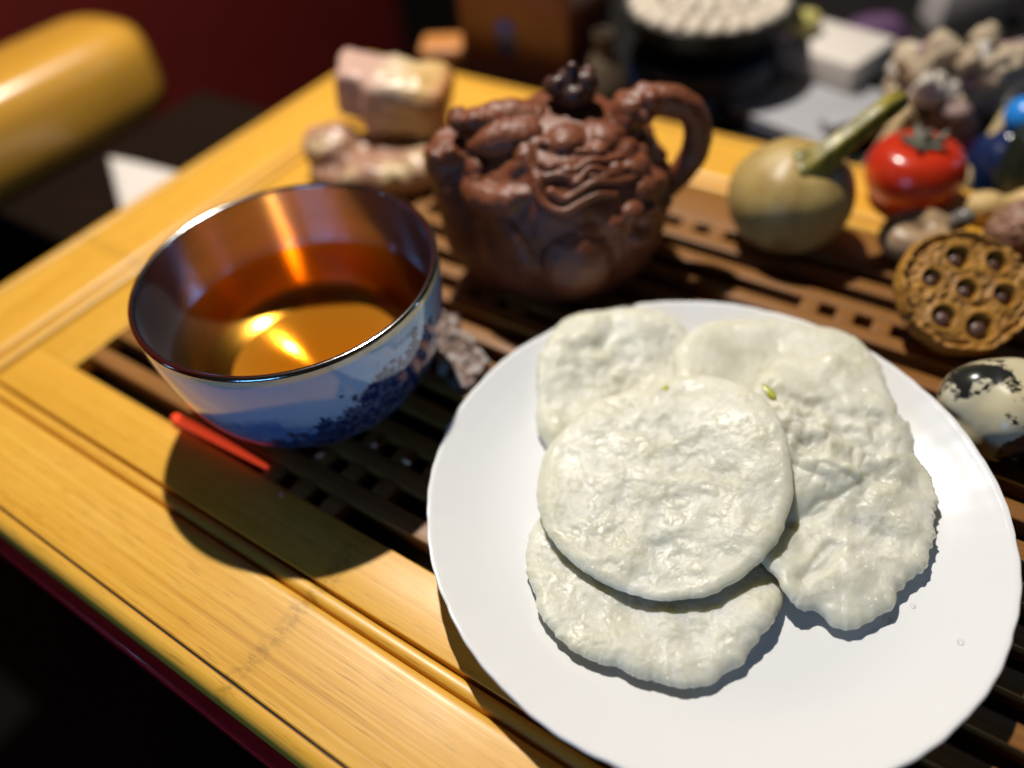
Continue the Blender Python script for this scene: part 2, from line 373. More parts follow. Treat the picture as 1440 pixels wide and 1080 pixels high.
def cake(outline, T, label, seed, stiff=0.6, tilt=(0, 0), lift=None, lump=0.1, ragged=0.05, dome=0.0, creases=(), rimup=0.0, crumble=None, edge_h=0.14, edge_p=9):
    global H
    P = np.array(outline, float); c = P.mean(0); d = P - c
    ang = np.arctan2(d[:, 1], d[:, 0]); rad = np.hypot(d[:, 0], d[:, 1]); o_ = np.argsort(ang); ang = ang[o_]; rad = rad[o_]
    aa = np.linspace(-PI * 1.5, PI * 1.5, 900); ra = np.interp(aa, np.concatenate([ang - 2 * PI, ang, ang + 2 * PI]), np.tile(rad, 3)); w = np.hanning(31); w /= w.sum(); ra = np.convolve(ra, w, 'same')
    at_ = np.linspace(-PI, PI, 1440, endpoint=False)
    ro_t = np.interp(at_, aa, ra) + ragged * fbm(p3(np.cos(at_) * 5 + 7, np.sin(at_) * 5, seed), 4, seed, 0.6) * 1.3
    ro_s = np.interp(at_, aa, ra)
    def rout(q, edge=1.0): return np.interp(q, at_, ro_s, period=2 * PI) + np.interp(q, at_, ro_t - ro_s, period=2 * PI) * edge
    sup = gblur(dilate(H, 0.45), 0.45); hull = gblur(dilate(H, 1.6), 1.4)          # a stiff disc bridges the dips below it
    base = np.maximum((1 - stiff) * sup + stiff * hull, H + 0.012); H0 = H
    def zfun(X, Y, S2):
        zb = samp(base, X, Y) + tilt[0] * (X - c[0]) + tilt[1] * (Y - c[1])
        for lx, ly, lh, lr in (lift or ()): zb = zb + lh * np.exp(-((X - lx) ** 2 + (Y - ly) ** 2) / (2 * lr * lr))
        zb = np.maximum(zb, samp(H0, X, Y) + 0.012)
        rnd = np.sqrt(np.clip(1 - S2 ** edge_p, 0, 1)); fade = np.clip((1 - S2) * 6, 0, 1)
        Q = p3(X, Y, seed * 3.1)
        msk = np.clip(0.45 + 1.1 * fbm(Q * 0.55, 2, seed + 31), 0.06, 1)
        wx = X + 0.06 * vn(Q * 1.3, seed + 2); wy = Y + 0.06 * vn(Q * 1.3, seed + 4); W = p3(wx, wy, seed)
        L = lump * (0.85 * fbm(Q * 0.75, 2, seed) + 0.55 * fbm(W * 1.6, 2, seed + 5) * (0.3 + msk)) + msk * 0.024 * fbm(Q * 4.0, 2, seed + 9) + (0.35 + 0.65 * msk) * (0.015 * fbm(Q * 7.5 + 3.3, 2, seed + 12) + 0.005 * vn(Q * 17.0, seed + 14))
        L = L + rimup * np.exp(-((S2 - 0.93) / 0.05) ** 2)
        for (x0, y0, x1, y1, dep, wid) in creases:
            dx, dy = x1 - x0, y1 - y0; tt = np.clip(((X - x0) * dx + (Y - y0) * dy) / (dx * dx + dy * dy), 0, 1)
            dist = np.hypot(X - x0 - tt * dx, Y - y0 - tt * dy) + 0.14 * vn(p3(X * 2, Y * 2, seed), 3)
            L = L + dep * np.exp(-(dist / wid) ** 2)
        if crumble:
            kx, ky, kr, amp = crumble
            L = L + amp * (fbm(W * 1.7, 2, seed + 40) + 0.5 * np.abs(vn(W * 3.0, seed + 44))) * np.exp(-(((X - kx) / kr) ** 2 + ((Y - ky) / (kr * .8)) ** 2) ** 2)
        Zb = zb + T * edge_h * (1 - rnd)
        Zt = zb + T * (edge_h + (1 - edge_h) * rnd) + L * (0.35 + 0.65 * fade) + dome * (1 - S2 ** 2)
        return np.maximum(Zt, Zb + 0.012), Zb
    n = 200; u = np.linspace(-1, 1, n); A_, B_ = np.meshgrid(u, u, indexing='ij')
    r_ = np.maximum(np.abs(A_), np.abs(B_)); big = np.abs(A_) > np.abs(B_)
    with np.errstate(divide='ignore', invalid='ignore'):
        ph = np.where(big, (PI / 4) * B_ / A_, PI / 2 - (PI / 4) * A_ / B_)
    sg = np.where(big, np.sign(A_), np.sign(B_)); ph = np.nan_to_num(ph); r_s = 1 - (1 - r_) ** 1.25
    cx_ = sg * np.cos(ph); cy_ = sg * np.sin(ph); q = np.arctan2(cy_, cx_); R_ = rout(q, r_s ** 7)
    X = c[0] + r_s * R_ * np.cos(q); Y = c[1] + r_s * R_ * np.sin(q)
    Zt, Zb = zfun(X, Y, r_s)
    V = np.concatenate([np.stack([X, Y, Zt], -1).reshape(-1, 3), np.stack([X, Y, Zb], -1).reshape(-1, 3)])
    F = [(i * n + j, (i + 1) * n + j, (i + 1) * n + j + 1, i * n + j + 1) for i in range(n - 1) for j in range(n - 1)]
    q0 = n * n; F += [(q0 + d_, q0 + c_, q0 + b_, q0 + a_) for a_, b_, c_, d_ in F]
    bd = [i * n for i in range(n)] + [(n - 1) * n + j for j in range(1, n)] + [i * n + n - 1 for i in range(n - 2, -1, -1)] + [j for j in range(n - 2, 0, -1)]
    F += [(bd[i], q0 + bd[i], q0 + bd[(i + 1) % len(bd)], bd[(i + 1) % len(bd)]) for i in range(len(bd))]
    org = np.array([c[0], c[1], plate_z(0)]); V = V - org
    ob = tag(obj('rice_cake', (V, F), dough, None, org), label, 'rice cake', 'white rice cakes heaped on the plate')
    ss = np.hypot(GX - c[0], GY - c[1]) / rout(np.arctan2(GY - c[1], GX - c[0]))
    H = np.where(ss < 1, np.maximum(H, zfun(GX, GY, np.minimum(ss, 1))[0]), H)
    return ob
cake([[-6.33, 8.51], [-6.0, 7.73], [-5.29, 6.99], [-4.52, 6.38], [-3.64, 6.19], [-2.64, 6.4], [-1.64, 6.53], [-0.94, 6.89], [-0.52, 7.48], [-0.21, 8.43], [0.04, 9.38], [-0.06, 10.17], [-0.65, 10.6], [-1.62, 11.22], [-3.49, 11.42], [-5.26, 10.69], [-6.21, 9.61]],
     0.42, 'lumpy white rice cake lowest at the front, half shaded by the top cake', 11, 0.05, lump=0.12, ragged=0.05, lift=[(0.0, 9.0, 0.32, 0.8)])
cake([[-7.38, 11.02], [-8.36, 12.33], [-9.14, 13.97], [-9.21, 15.22], [-8.43, 16.22], [-7.25, 16.96], [-6.05, 17.1], [-4.98, 16.57], [-3.89, 14.8], [-3.77, 12.47], [-5.3, 10.77], [-6.56, 10.61]],
     0.46, 'white rice cake at the back left of the heap nearest the teacup', 23, 0.1, lump=0.14, ragged=0.05)
cake([[-5.49, 16.07], [-5.23, 17.11], [-3.9, 18.2], [-2.26, 18.7], [-1.0, 18.84], [-0.05, 17.99], [0.4, 16.65], [0.53, 14.72], [-0.79, 12.91], [-3.05, 12.7], [-4.74, 14.13]],
     0.40, 'flat white rice cake at the back middle, lying under the folded cake', 37, 0.4, lump=0.06, ragged=0.05)
folded = cake([[-2.88, 15.32], [-2.86, 16.14], [-2.2, 16.99], [-1.13, 17.57], [-0.06, 17.34], [0.72, 16.54], [1.37, 15.75], [1.98, 15.01], [2.51, 14.05], [2.69, 13.21], [2.48, 11.97], [2.19, 11.17], [1.86, 10.33], [1.29, 9.87], [0.68, 9.77], [0.15, 9.88], [-0.35, 10.11], [-1.11, 10.55], [-1.94, 11.76], [-2.36, 13.38]],
     0.46, 'crumpled folded rice cake at the right side of the heap with lifted edge', 41, 0.16, lump=0.20, ragged=0.10, lift=[(-2.5, 15.2, 0.42, 0.7)], dome=0.12, crumble=(-0.5, 14.2, 1.9, 0.15),
     creases=[(-2.2, 14.9, 0.4, 15.6, -0.16, 0.22), (-1.6, 14.2, 0.9, 14.5, 0.16, 0.35), (-0.9, 11.2, 0.9, 14.0, -0.12, 0.2), (1.1, 12.0, 1.5, 14.4, 0.10, 0.3), (0.2, 10.4, 0.6, 11.6, -0.13, 0.18)])
top_cake = cake([[-6.86, 9.95], [-6.3, 8.96], [-5.46, 8.23], [-4.6, 7.93], [-3.79, 7.85], [-2.93, 7.98], [-2.25, 8.23], [-1.52, 8.76], [-0.99, 9.59], [-0.7, 10.41], [-0.6, 11.37], [-0.73, 12.13], [-1.12, 12.92], [-1.62, 13.71], [-2.33, 14.46], [-3.15, 14.76], [-4.0, 14.76], [-4.93, 14.41], [-5.64, 13.55], [-6.47, 12.94], [-6.89, 11.64], [-7.03, 10.69]],
     0.30, 'round wet white rice cake lying on top at the centre of the heap', 53, 0.66, lump=0.09, ragged=0.035, rimup=0.035, edge_h=0.35, edge_p=16, creases=[(-5.6, 9.0, -1.6, 9.6, -0.05, 0.3), (-4.0, 11.0, -2.0, 11.6, 0.07, 0.25)])

grn = plain('yellow_green', (0.42, 0.44, 0.05), 0.3, 0.2, 300, Subsurface__Weight=0.3, Subsurface__Radius=(.003, .003, .001), Subsurface__Scale=1.0)
def on_top(x, y): return float(samp(H, np.array([x]), np.array([y]))[0])
def local(o_, x, y, z_): return (x - o_.location.x / S, y - o_.location.y / S, z_ - o_.location.z / S)
obj('filling', ball((0, 0, 0), (.36, .13, .10), 18, 10), grn, folded, local(folded, -2.45, 15.0, on_top(-2.45, 15.0) - .05), -0.5)  # coloured blob painting the yellow-green shade in the slit under the lifted edge
obj('herb_fleck', ball((0, 0, 0), (.13, .09, .03), 12, 8), grn, top_cake, local(top_cake, -4.95, 13.75, on_top(-4.95, 13.75)), 0.9)

# ------------------------------------------------------------------ teacup
YAW = math.atan2(.536, .841)
CUP = (-15.31, 10.21, 0.0)
cup = thing('teacup', 'large blue and white landscape teacup with silver lining and metal rim', 'teacup', CUP, YAW)
out_p = smooth_prof([(4.36, 4.97), (4.37, 4.6), (4.34, 4.0), (4.25, 3.2), (4.05, 2.3), (3.72, 1.5), (3.25, .9), (2.75, .52), (2.45, .40)], 8)
foot = np.array([(2.42, .36), (2.38, .30), (2.36, .03), (2.32, 0), (2.18, 0), (2.14, .03), (2.1, .28), (0.01, .30)])
prof = np.concatenate([out_p, foot]); NA = 720
V, F = lathe(prof, NA)
body = obj('cup_body', (V, F), None, cup)
ang = np.degrees(np.arctan2(V[:, 1], V[:, 0])); z = V[:, 2]
def arr(c): return np.array(c, float)
A_ = np.radians(ang); cyl = p3(np.cos(A_) * 4.2, np.sin(A_) * 4.2, z)
nz = fbm(cyl * 1.1, 4, 3); nf = fbm(cyl * 3.2, 4, 8, 0.6); nff = fbm(cyl * 7.0, 3, 15, 0.65)
rel = (ang + 360) % 360                                     # 270 faces the viewer
white = arr((0.30, 0.51, 0.82)); wash = arr((0.014, 0.14, 0.52)); navy = arr((0.008, 0.026, 0.13)); haze_c = arr((0.30, 0.38, 0.62)); viol = arr((0.42, 0.36, 0.60)); wat = arr((0.22, 0.36, 0.66))  # white ground and wash have the blue fill light tinted into them
colr = np.tile(white, (len(V), 1))
def blend(m, c): 
    global colr; m = np.clip(m, 0, 1)[:, None]; colr = colr * (1 - m) + c * m
def sm(e0, e1, x): t = np.clip((x - e0) / (e1 - e0), 0, 1); return t * t * (3 - 2 * t)
for k in range(0, 3):                                        # the print runs all round: repeat each 150 degrees
    off = 150 * (k - 1)
    r = (rel - off)
    r = np.where(r > 420, r - 360, r); r = np.where(r < 60, r + 360, r) if k != 1 else r
    win = sm(188, 200, r) * (1 - sm(338, 348, r))
    mt = np.interp(r, [195, 225, 250, 268, 290, 310, 345], [3.6, 3.2, 3.2, 3.5, 3.2, 2.6, 1.8]) + 0.35 * nz
    blend(win * (1 - sm(mt - 0.5, mt + 0.15, z)) * (0.75 + 0.3 * nz), wash)                         # far blue hill
    mt = np.interp(r, [190, 205, 225, 243, 252], [4.7, 4.5, 3.9, 2.6, 1.2])
    hatch = 0.5 + 0.5 * np.sin((z * 1.0 + (r - 200) * 0.05 + 0.25 * nz) * 11)
    blend(win * (1 - sm(mt - 0.1, mt + 0.1, z)) * (0.35 + 0.5 * hatch), viol)                      # hatched cliff
    mt = np.interp(r, [290, 300, 312, 325, 340], [1.0, 3.5, 4.2, 4.1, 3.0]) + 0.9 * nf
    blend(win * (1 - sm(mt - 0.12, mt + 0.12, z)) * 0.85, haze_c)                                   # misty trees
    mt = np.interp(r, [238, 250, 262, 276, 290, 303, 316, 330, 342], [1.1, 1.5, 1.7, 2.1, 2.7, 3.2, 3.6, 3.9, 3.8]) + 0.25 + 0.38 * nf + 0.18 * nff
    tr = win * (1 - sm(mt - 0.07, mt + 0.07, z))
    blend(tr * (0.80 + 0.35 * np.clip(nff + 0.3, -0.4, 1)), navy)                                   # dark tree line
    mt = np.interp(r, [240, 260, 280, 300, 320, 340], [0.75, 0.85, 1.1, 1.5, 1.8, 1.7]) + 0.3 * nz
    blend(win * (1 - sm(mt - 0.2, mt + 0.1, z)) * (0.40 + 0.55 * np.sin(z * 22 + 7 * nz + r * 0.06)), wat)  # rippled shore
blend(1 - sm(0.42, 0.60, z), arr((0.02, 0.05, 0.22)))
blend(sm(4.72, 4.80, z), arr((0.75, 0.70, 0.52)))
ca = body.data.color_attributes.new('print', 'FLOAT_COLOR', 'POINT')
ca.data.foreach_set('color', np.concatenate([colr, np.ones((len(colr), 1))], 1).astype(np.float32).ravel())
t = NT('printed_porcelain'); at = t.n('ShaderNodeAttribute', _attribute_name='print')
n = t.noise(t.coords(), 900, 3)
body.data.materials.append(t.done(t.mix(t.math('MULTIPLY', n, 0.35), at.outputs['Color'], at.outputs['Color'], 'MULTIPLY'), 0.10, Coat__Weight=0.6, Coat__Roughness=0.03))
t = NT('polished_silver'); c = t.coords((25, 25, 900)); n = t.noise(c, 1.0, 3)
tan = t.n('ShaderNodeTangent', _direction_type='RADIAL', _axis='Z')
silver = t.done((0.74, 0.74, 0.80), 0.22, t.bump(n, 0.03, 0.0003), Metallic=1.0, Anisotropic=0.92, Anisotropic__Rotation=0.25, Tangent=tan.outputs[0])
t = NT('satin_silver'); n = t.noise(t.coords(), 500, 4)
tan = t.n('ShaderNodeTangent', _direction_type='RADIAL', _axis='Z')
satin = t.done((0.66, 0.60, 0.52), t.math('ADD', t.math('MULTIPLY', n, 0.05), 0.10), t.bump(n, 0.08, 0.0004), Metallic=0.40, Anisotropic=0.8, Anisotropic__Rotation=0.25, Tangent=tan.outputs[0])
lin = smooth_prof([(2.80, 1.287), (3.15, 1.42), (3.48, 1.68), (3.72, 2.05), (3.92, 2.5), (4.08, 3.1), (4.17, 4.0), (4.20, 4.6), (4.21, 4.99)], 8)
lining = obj('lining', lathe(lin, 160), silver, cup)
flo = np.array([(max(r_, .01), .62 + .085 * r_ * r_) for r_ in np.linspace(0, 2.8, 24)])
obj('lining_floor', lathe(flo, 160), satin, lining)
t = NT('rim_metal'); rimm = t.done((0.62, 0.60, 0.58), 0.12, t.bump(t.noise(t.coords(), 700, 3), 0.12, 0.0003), Metallic=1.0)
ring = np.array([(4.285 + 0.098 * math.cos(q), 4.985 + 0.075 * math.sin(q)) for q in np.linspace(0, 2 * PI, 17)])
obj('rim', lathe(ring, 220), rimm, cup)
# tea
t = NT('amber_tea')
fr = t.n('ShaderNodeFresnel', IOR=1.33); tr = t.n('ShaderNodeBsdfTransparent'); gl = t.n('ShaderNodeBsdfGlossy', Roughness=0.02)
mx = t.n('ShaderNodeMixShader', i0=fr.outputs[0], i1=tr.outputs[0], i2=gl.outputs[0]); t.t.links.new(mx.outputs[0], t.out.inputs[0])
va = t.n('ShaderNodeVolumeAbsorption', Color=(0.955, 0.72, 0.02, 1), Density=78.0); t.t.links.new(va.outputs[0], t.out.inputs['Volume'])
TL = 2.95
def rin(zz): return float(np.interp(zz, lin[:, 1], lin[:, 0]))
tp = [(0.005, .57), (1.2, .69), (2.2, .98), (2.85, 1.24), (3.2, 1.40)] + [(rin(zz) + 0.03, zz) for zz in (1.6, 1.9, 2.3, 2.6, TL - 0.03)] + [(rin(TL) - 0.02, TL - 0.01), (rin(TL) - 0.12, TL - 0.035), (rin(TL) - 0.3, TL - 0.045), (0.005, TL - 0.045)]
tv, tf = lathe(tp, 128); k = len(tp); tf += [tuple(range(127, -1, -1)), tuple(range((k - 1) * 128, k * 128))]
tag(obj('tea', (tv, tf), t.m, None, CUP), 'clear amber tea filling the lower half of the blue cup', 'tea')

# ------------------------------------------------------------------ teapot
t = NT('brown_clay'); c = t.coords(); n1 = t.noise(c, 70, 4); n2 = t.noise(c, 900, 4, 0.6)
vo = t.n('ShaderNodeTexVoronoi', Vector=c, Scale=250.0).outputs[0]; rel_ = t.math('ADD', t.math('MULTIPLY', vo, -0.45), n2)
clay = t.done(t.ramp(n1, [(0.3, (0.115, 0.032, 0.013)), (0.7, (0.22, 0.070, 0.030))]), t.math('ADD', t.math('MULTIPLY', n1, 0.14), 0.31), t.bump(rel_, 0.34, 0.0010), Specular__IOR__Level=0.45)
t = NT('dark_clay'); n1 = t.noise(t.coords(), 200, 4)
dclay = t.done(t.ramp(n1, [(0.3, (0.030, 0.010, 0.007)), (0.7, (0.070, 0.022, 0.013))]), 0.45, t.bump(n1, 0.3, 0.0006))
POT = (-11.75, 19.7, 0.0)
pot = thing('teapot', 'brown clay teapot carved as a dragon head, standing behind the plate', 'teapot', POT, YAW)
pprof = smooth_prof([(0.02, 0.0), (2.4, 0), (2.6, .1), (2.95, .4), (3.4, 1.0), (3.72, 2.0), (3.7, 3.2), (3.42, 4.3), (2.85, 5.05), (2.2, 5.5), (1.5, 5.72), (0.02, 5.8)], 6)
pv, pf = lathe(pprof, 64)
pieces = [(pv, pf)]
scales_ = [(.12, -1.25, 5.62, .74), (1.25, -1.05, 5.52, .72), (-.63, -.6, 5.6, .45), (-1.21, -.45, 5.6, .5), (-1.56, .25, 5.5, .5), (1.85, -1.38, 5.2, .5), (1.75, 0.02, 5.5, .5), (2.15, -1.8, 4.85, .5), (2.43, -2.1, 4.35, .52), (2.55, -2.4, 3.6, .5), (2.0, -2.75, 3.95, .5), (2.35, -2.75, 3.0, .5), (1.5, -3.05, 3.75, .45), (2.5, -.8, 4.9, .5), (-0.2, -.2, 5.7, .4), (2.95, -1.4, 4.2, .5), (3.2, -1.3, 3.3, .5)]
rs = random.Random(5)
for k in range(46):                                   # small cloud scales over the crown and flank
    q = rs.uniform(-2.3, 0.5); zz = rs.uniform(3.0, 5.55); rr_ = float(np.interp(zz, pprof[12:, 1], pprof[12:, 0])); r = rs.uniform(.22, .36)
    if -2.3 < q < -1.0 and zz < 5.0: continue
    scales_.append((rr_ * math.cos(q) * .97, rr_ * math.sin(q) * .97, zz, r))
for x, y, zz, r in scales_: pieces.append(ball((x, y, zz), (r, r, r * 0.75), 16, 10))
pieces.append(ball((0.22, -3.35, 2.5), (1.3, 0.85, 1.4), 24, 14))            # pearl roundel
pieces.append(ball((0.55, -3.2, 3.6), (0.65, 0.5, 0.55), 18, 10))
pieces += [ball((0.0, -3.75, 2.9), (0.45, 0.3, 0.4), 14, 8), ball((0.75, -3.65, 2.5), (0.4, 0.3, 0.5), 14, 8), ball((0.15, -3.8, 2.1), (0.6, 0.25, 0.35), 14, 8)]
pieces.append(tube([(-1.0, 0.2, 5.55), (-1.2, -1.2, 5.5), (-1.05, -1.8, 5.35), (-.89, -2.35, 5.1)], [.4, .42, .36, .22]))   # cheek
pieces.append(tube([(-2.9, -.9, 4.35), (-2.9, -1.6, 4.25), (-2.4, -2.25, 4.3), (-1.7, -2.6, 4.45), (-1.1, -2.7, 4.7)], [.45, .5, .52, .5, .3]))     # jaw
pieces.append(tube([(-1.9, -2.6, 3.9), (-1.5, -3.0, 3.4), (-1.2, -3.35, 2.6), (-1.3, -3.3, 1.8)], [.5, .55, .5, .3]))
pieces.append(tube([(-1.23, -1.32, 5.6), (-.77, -1.3, 5.66), (-.32, -1.45, 5.6), (.03, -1.2, 5.6)], [.25, .3, .26, .2]))
pieces.append(ball((-1.42, -2.05, 5.15), .30, 14, 10))
def pdisp(co): return 0.05 * fbm(co * 1.5, 3, 61) + 0.012 * np.abs(fbm(co * 4.5, 2, 66))
pbody = obj('pot_body', fuse(join(*pieces), 0.07, 2, pdisp), clay, pot)
whisk = [[(-.55, -1.5, 5.78), (0, -1.75, 5.66), (.55, -1.85, 5.58), (1.22, -1.72, 5.55), (1.85, -1.35, 5.48)],
         [(-.62, -2.22, 5.46), (-.15, -2.3, 5.48), (.28, -2.5, 5.33), (.85, -2.22, 5.47), (1.31, -2.1, 5.38), (1.9, -1.75, 5.3)],
         [(-.54, -2.62, 5.22), (-.05, -2.6, 5.27), (.42, -2.72, 5.14), (.84, -2.42, 5.32), (1.4, -2.4, 5.15), (2.05, -2.1, 5.08)],
         [(-.41, -2.95, 4.92), (.02, -3.12, 4.74), (.58, -2.92, 4.95), (1.04, -2.72, 5.04), (1.61, -2.58, 4.90), (2.2, -2.25, 4.82)],
         [(-.84, -2.73, 5.05), (-.7, -3.1, 4.67), (-.11, -3.36, 4.45), (.45, -3.22, 4.62), (1.02, -2.98, 4.74), (1.6, -2.85, 4.62)],
         [(.2, -2.35, 5.42), (.7, -2.55, 5.2), (1.1, -2.62, 5.1), (1.5, -2.42, 5.1), (1.95, -2.35, 4.9)]]
for i, w in enumerate(whisk): obj('whisker', tube(w, np.linspace(.19, .11, len(w)) if i < 5 else [.1, .13, .13, .12, .08], 12, 7), clay, pbody)
sp = [tube([(-2.1, -.7, 1.3), (-2.55, -.65, 2.4), (-3.05, -.45, 3.6), (-3.65, -.25, 4.55)], [1.75, 1.75, 1.45, .98], 28, 8),
      tube([(-4.25, 0.25, 4.85), (-4.3, -.35, 4.95), (-4.0, -.75, 5.05), (-3.5, -.85, 5.1), (-3.05, -.8, 4.95), (-2.85, -1.2, 4.7)], [.26, .30, .30, .3, .33, .3], 12),
      tube([(-4.25, 0.25, 4.85), (-3.9, .6, 5.0), (-3.3, .75, 5.1), (-2.8, .7, 5.1)], [.26, .28, .28, .3], 12),
      ball((-4.15, -.75, 5.12), .27, 14, 10), ball((-3.62, -.95, 5.3), .28, 14, 10), ball((-2.75, -1.25, 4.9), .42, 16, 10),
      tube([(-2.75, -1.5, 4.75), (-2.8, -1.95, 4.3), (-2.55, -2.3, 4.2)], [.3, .3, .22], 12)]
spout = obj('spout', fuse(join(*sp), 0.065, 2, pdisp), clay, pot)
uj = [tube([(-3.1, -.1, 5.9), (-2.5, -.1, 5.9), (-1.7, 0, 5.8), (-.9, .1, 5.5)], [.42, .55, .7, .8], 20), ball((-3.3, -.35, 6.05), .34, 14, 10), ball((-3.3, .25, 6.0), .33, 14, 10), ball((-2.75, -.45, 6.1), .36, 14, 10), ball((-2.2, -.5, 6.1), .38, 14, 10),
      tube([(-2.9, -.75, 5.35), (-2.35, -1.0, 5.6), (-1.7, -1.0, 5.7), (-1.1, -.9, 5.7)], [.25, .5, .62, .6], 16)]
obj('upper_jaw', fuse(join(*uj), 0.065, 2, pdisp), clay, spout)
hand = [tube([(1.9, .1, 5.2), (2.35, .1, 5.8), (3.0, .1, 6.1), (3.75, .1, 6.05), (4.35, .1, 5.6), (4.62, .1, 4.8), (4.45, .1, 3.95), (4.0, .1, 3.2), (3.3, .05, 2.6)], [.55, .66, .54, .48, .47, .47, .46, .46, .52], 22, 8),
        ball((2.35, -.2, 6.03), (.5, .48, .42), 16, 10), ball((2.15, -.45, 5.73), .36, 14, 10), ball((2.85, -.3, 6.33), .34, 14, 10), ball((2.7, .35, 6.38), .3, 14, 10), ball((2.75, -.55, 5.93), .27, 14, 10), ball((2.1, .4, 6.08), .3, 14, 10)]
obj('handle', fuse(join(*hand), 0.065, 2, pdisp), clay, pot)
lid = obj('lid', lathe(smooth_prof([(1.62, 5.55), (1.64, 5.72), (1.55, 5.86), (1.1, 6.02), (0.5, 6.1), (0.02, 6.12)], 5), 64), clay, pot, (0.15, 0.35, 0))
kn = [ball((0.35, 0, 6.35), (.72, .6, .42), 18, 10), ball((0.2, 0, 6.8), (.5, .5, .45), 16, 10), ball((-.2, -.2, 6.75), .36, 14, 10), ball((.75, -.15, 6.8), .38, 14, 10), ball((.3, -.1, 7.15), (.2, .2, .35), 14, 10), ball((.85, .2, 6.95), .25, 12, 8), ball((-.35, .25, 6.6), .32, 12, 8), ball((.3, -.55, 6.55), (.4, .3, .35), 14, 8)]
obj('finial', fuse(join(*kn), 0.07, 2, pdisp), dclay, lid)

# ------------------------------------------------------------------ gourd
t = NT('dried_gourd'); c = t.coords((1, 1, 0.5)); n1 = t.noise(c, 90, 5, 0.6); n2 = t.noise(t.coords((1, 1, .4)), 260, 4)
gm = t.done(t.ramp(n1, [(0.25, (0.22, 0.13, 0.035)), (0.5, (0.39, 0.265, 0.085)), (0.75, (0.47, 0.34, 0.13))]), 0.45, t.bump(n2, 0.2, 0.0008))
GO = (-5.0, 24.62, 0)
go = thing('gourd', 'round tan dried gourd with a long green stem beside the teapot', 'gourd', GO, YAW)
def gw(V, a):
    V[..., 0] *= 1 + 0.02 * np.sin(5 * a) * np.clip(V[..., 2] - 1.5, 0, 2); V[..., 1] *= 1 + 0.02 * np.sin(5 * a + .4) * np.clip(V[..., 2] - 1.5, 0, 2)
    return V
obj('gourd_body', lathe(smooth_prof([(0.02, 0.12), (.6, .03), (1.3, .25), (1.95, .9), (2.2, 1.8), (2.08, 2.6), (1.6, 3.25), (.95, 3.65), (.4, 3.85), (.02, 3.9)], 6), 72, gw), gm, go)
t = NT('green_stem'); c = t.coords((200, 200, 30)); n = t.noise(c, 1, 3)
stm = t.done(t.ramp(n, [(0.3, (0.075, 0.07, 0.010)), (0.7, (0.30, 0.24, 0.03))]), 0.4, t.bump(n, 0.4, 0.001))
def flute(VF, n, k=6, d=.22):
    V, F = VF; m = len(V) // n; A = V[:m * n].reshape(m, n, 3); cen = A.mean(1, keepdims=True); q = np.arange(n) * 2 * PI / n
    return ((A - cen) * (1 - d + d * np.abs(np.cos(q * k / 2)))[None, :, None] + cen).reshape(-1, 3), F
obj('stem', join(flute(tube([(.30, -.5, 3.35), (.62, -.6, 3.75), (1.1, -.5, 4.15), (1.85, -.15, 4.55), (2.45, .15, 4.85), (2.95, .45, 4.98)], [.95, .66, .53, .49, .50, .44], 24, 8, flat=.9), 24),
                 tube([(.1, -1.05, 3.2), (.5, -.95, 3.6), (1.0, -.7, 4.05)], [.14, .17, .1], 10), tube([(.85, -.05, 3.25), (.95, -.25, 3.65), (1.25, -.35, 4.1)], [.16, .17, .1], 10), tube([(-.3, -.35, 3.55), (.15, -.45, 3.75), (.7, -.5, 4.0)], [.12, .18, .1], 10)), stm, go)

# ------------------------------------------------------------------ red persimmon
PE = (-1.6, 28.95, 0)
pe = thing('persimmon', 'glossy red persimmon with grey green calyx behind the gourd', 'persimmon', PE, YAW)
t = NT('glossy_red'); n = t.noise(t.coords(), 80, 3)
red = t.done(t.mix(n, (0.36, 0.014, 0.006), (0.56, 0.038, 0.009)), 0.26, t.bump(n, 0.1, 0.001), Coat__Weight=0.25, Coat__Roughness=0.10)
def pw(V, a):
    k = 1 + 0.045 * np.abs(np.sin(2 * a + .5)) * np.clip(V[..., 2] / 2.6, 0, 1); V[..., 0] *= k; V[..., 1] *= k; return V
obj('fruit', lathe(smooth_prof([(0.02, .1), (.7, .02), (1.35, .4), (1.72, 1.1), (1.72, 1.75), (1.35, 2.35), (.75, 2.55), (.3, 2.42), (.02, 2.38)], 6), 80, pw), red, pe)
cg = plain('calyx_green', (0.095, 0.095, 0.065), 0.6, 0.4, 300, 0.4)
for k in range(5):
    q = k * 2 * PI / 5 + .3
    L = xf(tube([(0, 0, 2.42), (.32, 0, 2.60), (.66, 0, 2.66), (.9, 0, 2.86)], [.2, .27, .2, .05], 10, 5, flat=.3), Matrix.Rotation(q, 4, 'Z'))
    obj('sepal', L, cg, pe)
obj('stalk', tube([(0, 0, 2.45), (.03, 0, 2.75), (.08, .05, 2.95)], [.16, .13, .14], 10), cg, pe)

# ------------------------------------------------------------------ lotus pod
LP = (1.25, 22.25, 1.45)
tilt = (Matrix.Rotation(YAW - 0.15, 4, 'Z') @ Matrix.Rotation(math.radians(30), 4, 'X') @ Matrix.Rotation(math.radians(6), 4, 'Y')).to_euler()
lp = thing('lotus_pod', 'ochre lotus seed pod with seven dark seeds tilted toward the viewer', 'lotus pod', LP, rot=tilt)
holes = [(-.22, 1.05, .36), (.95, 1.0, .33), (-1.05, .28, .30), (.0, .0, .33), (1.15, -.08, .34), (-.75, -.95, .36), (.35, -1.18, .42)]
nr, na = 130, 260; s = np.linspace(0, 1, nr); a = np.arange(na) * 2 * PI / na
ro = 2.08 * (1 + 0.02 * np.sin(3 * a + 1) + 0.012 * np.sin(9 * a) + 0.012 * fbm(p3(np.cos(a) * 4, np.sin(a) * 4, 2), 3, 5))
X = s[:, None] * ro * np.cos(a); Y = s[:, None] * ro * np.sin(a) * 0.97
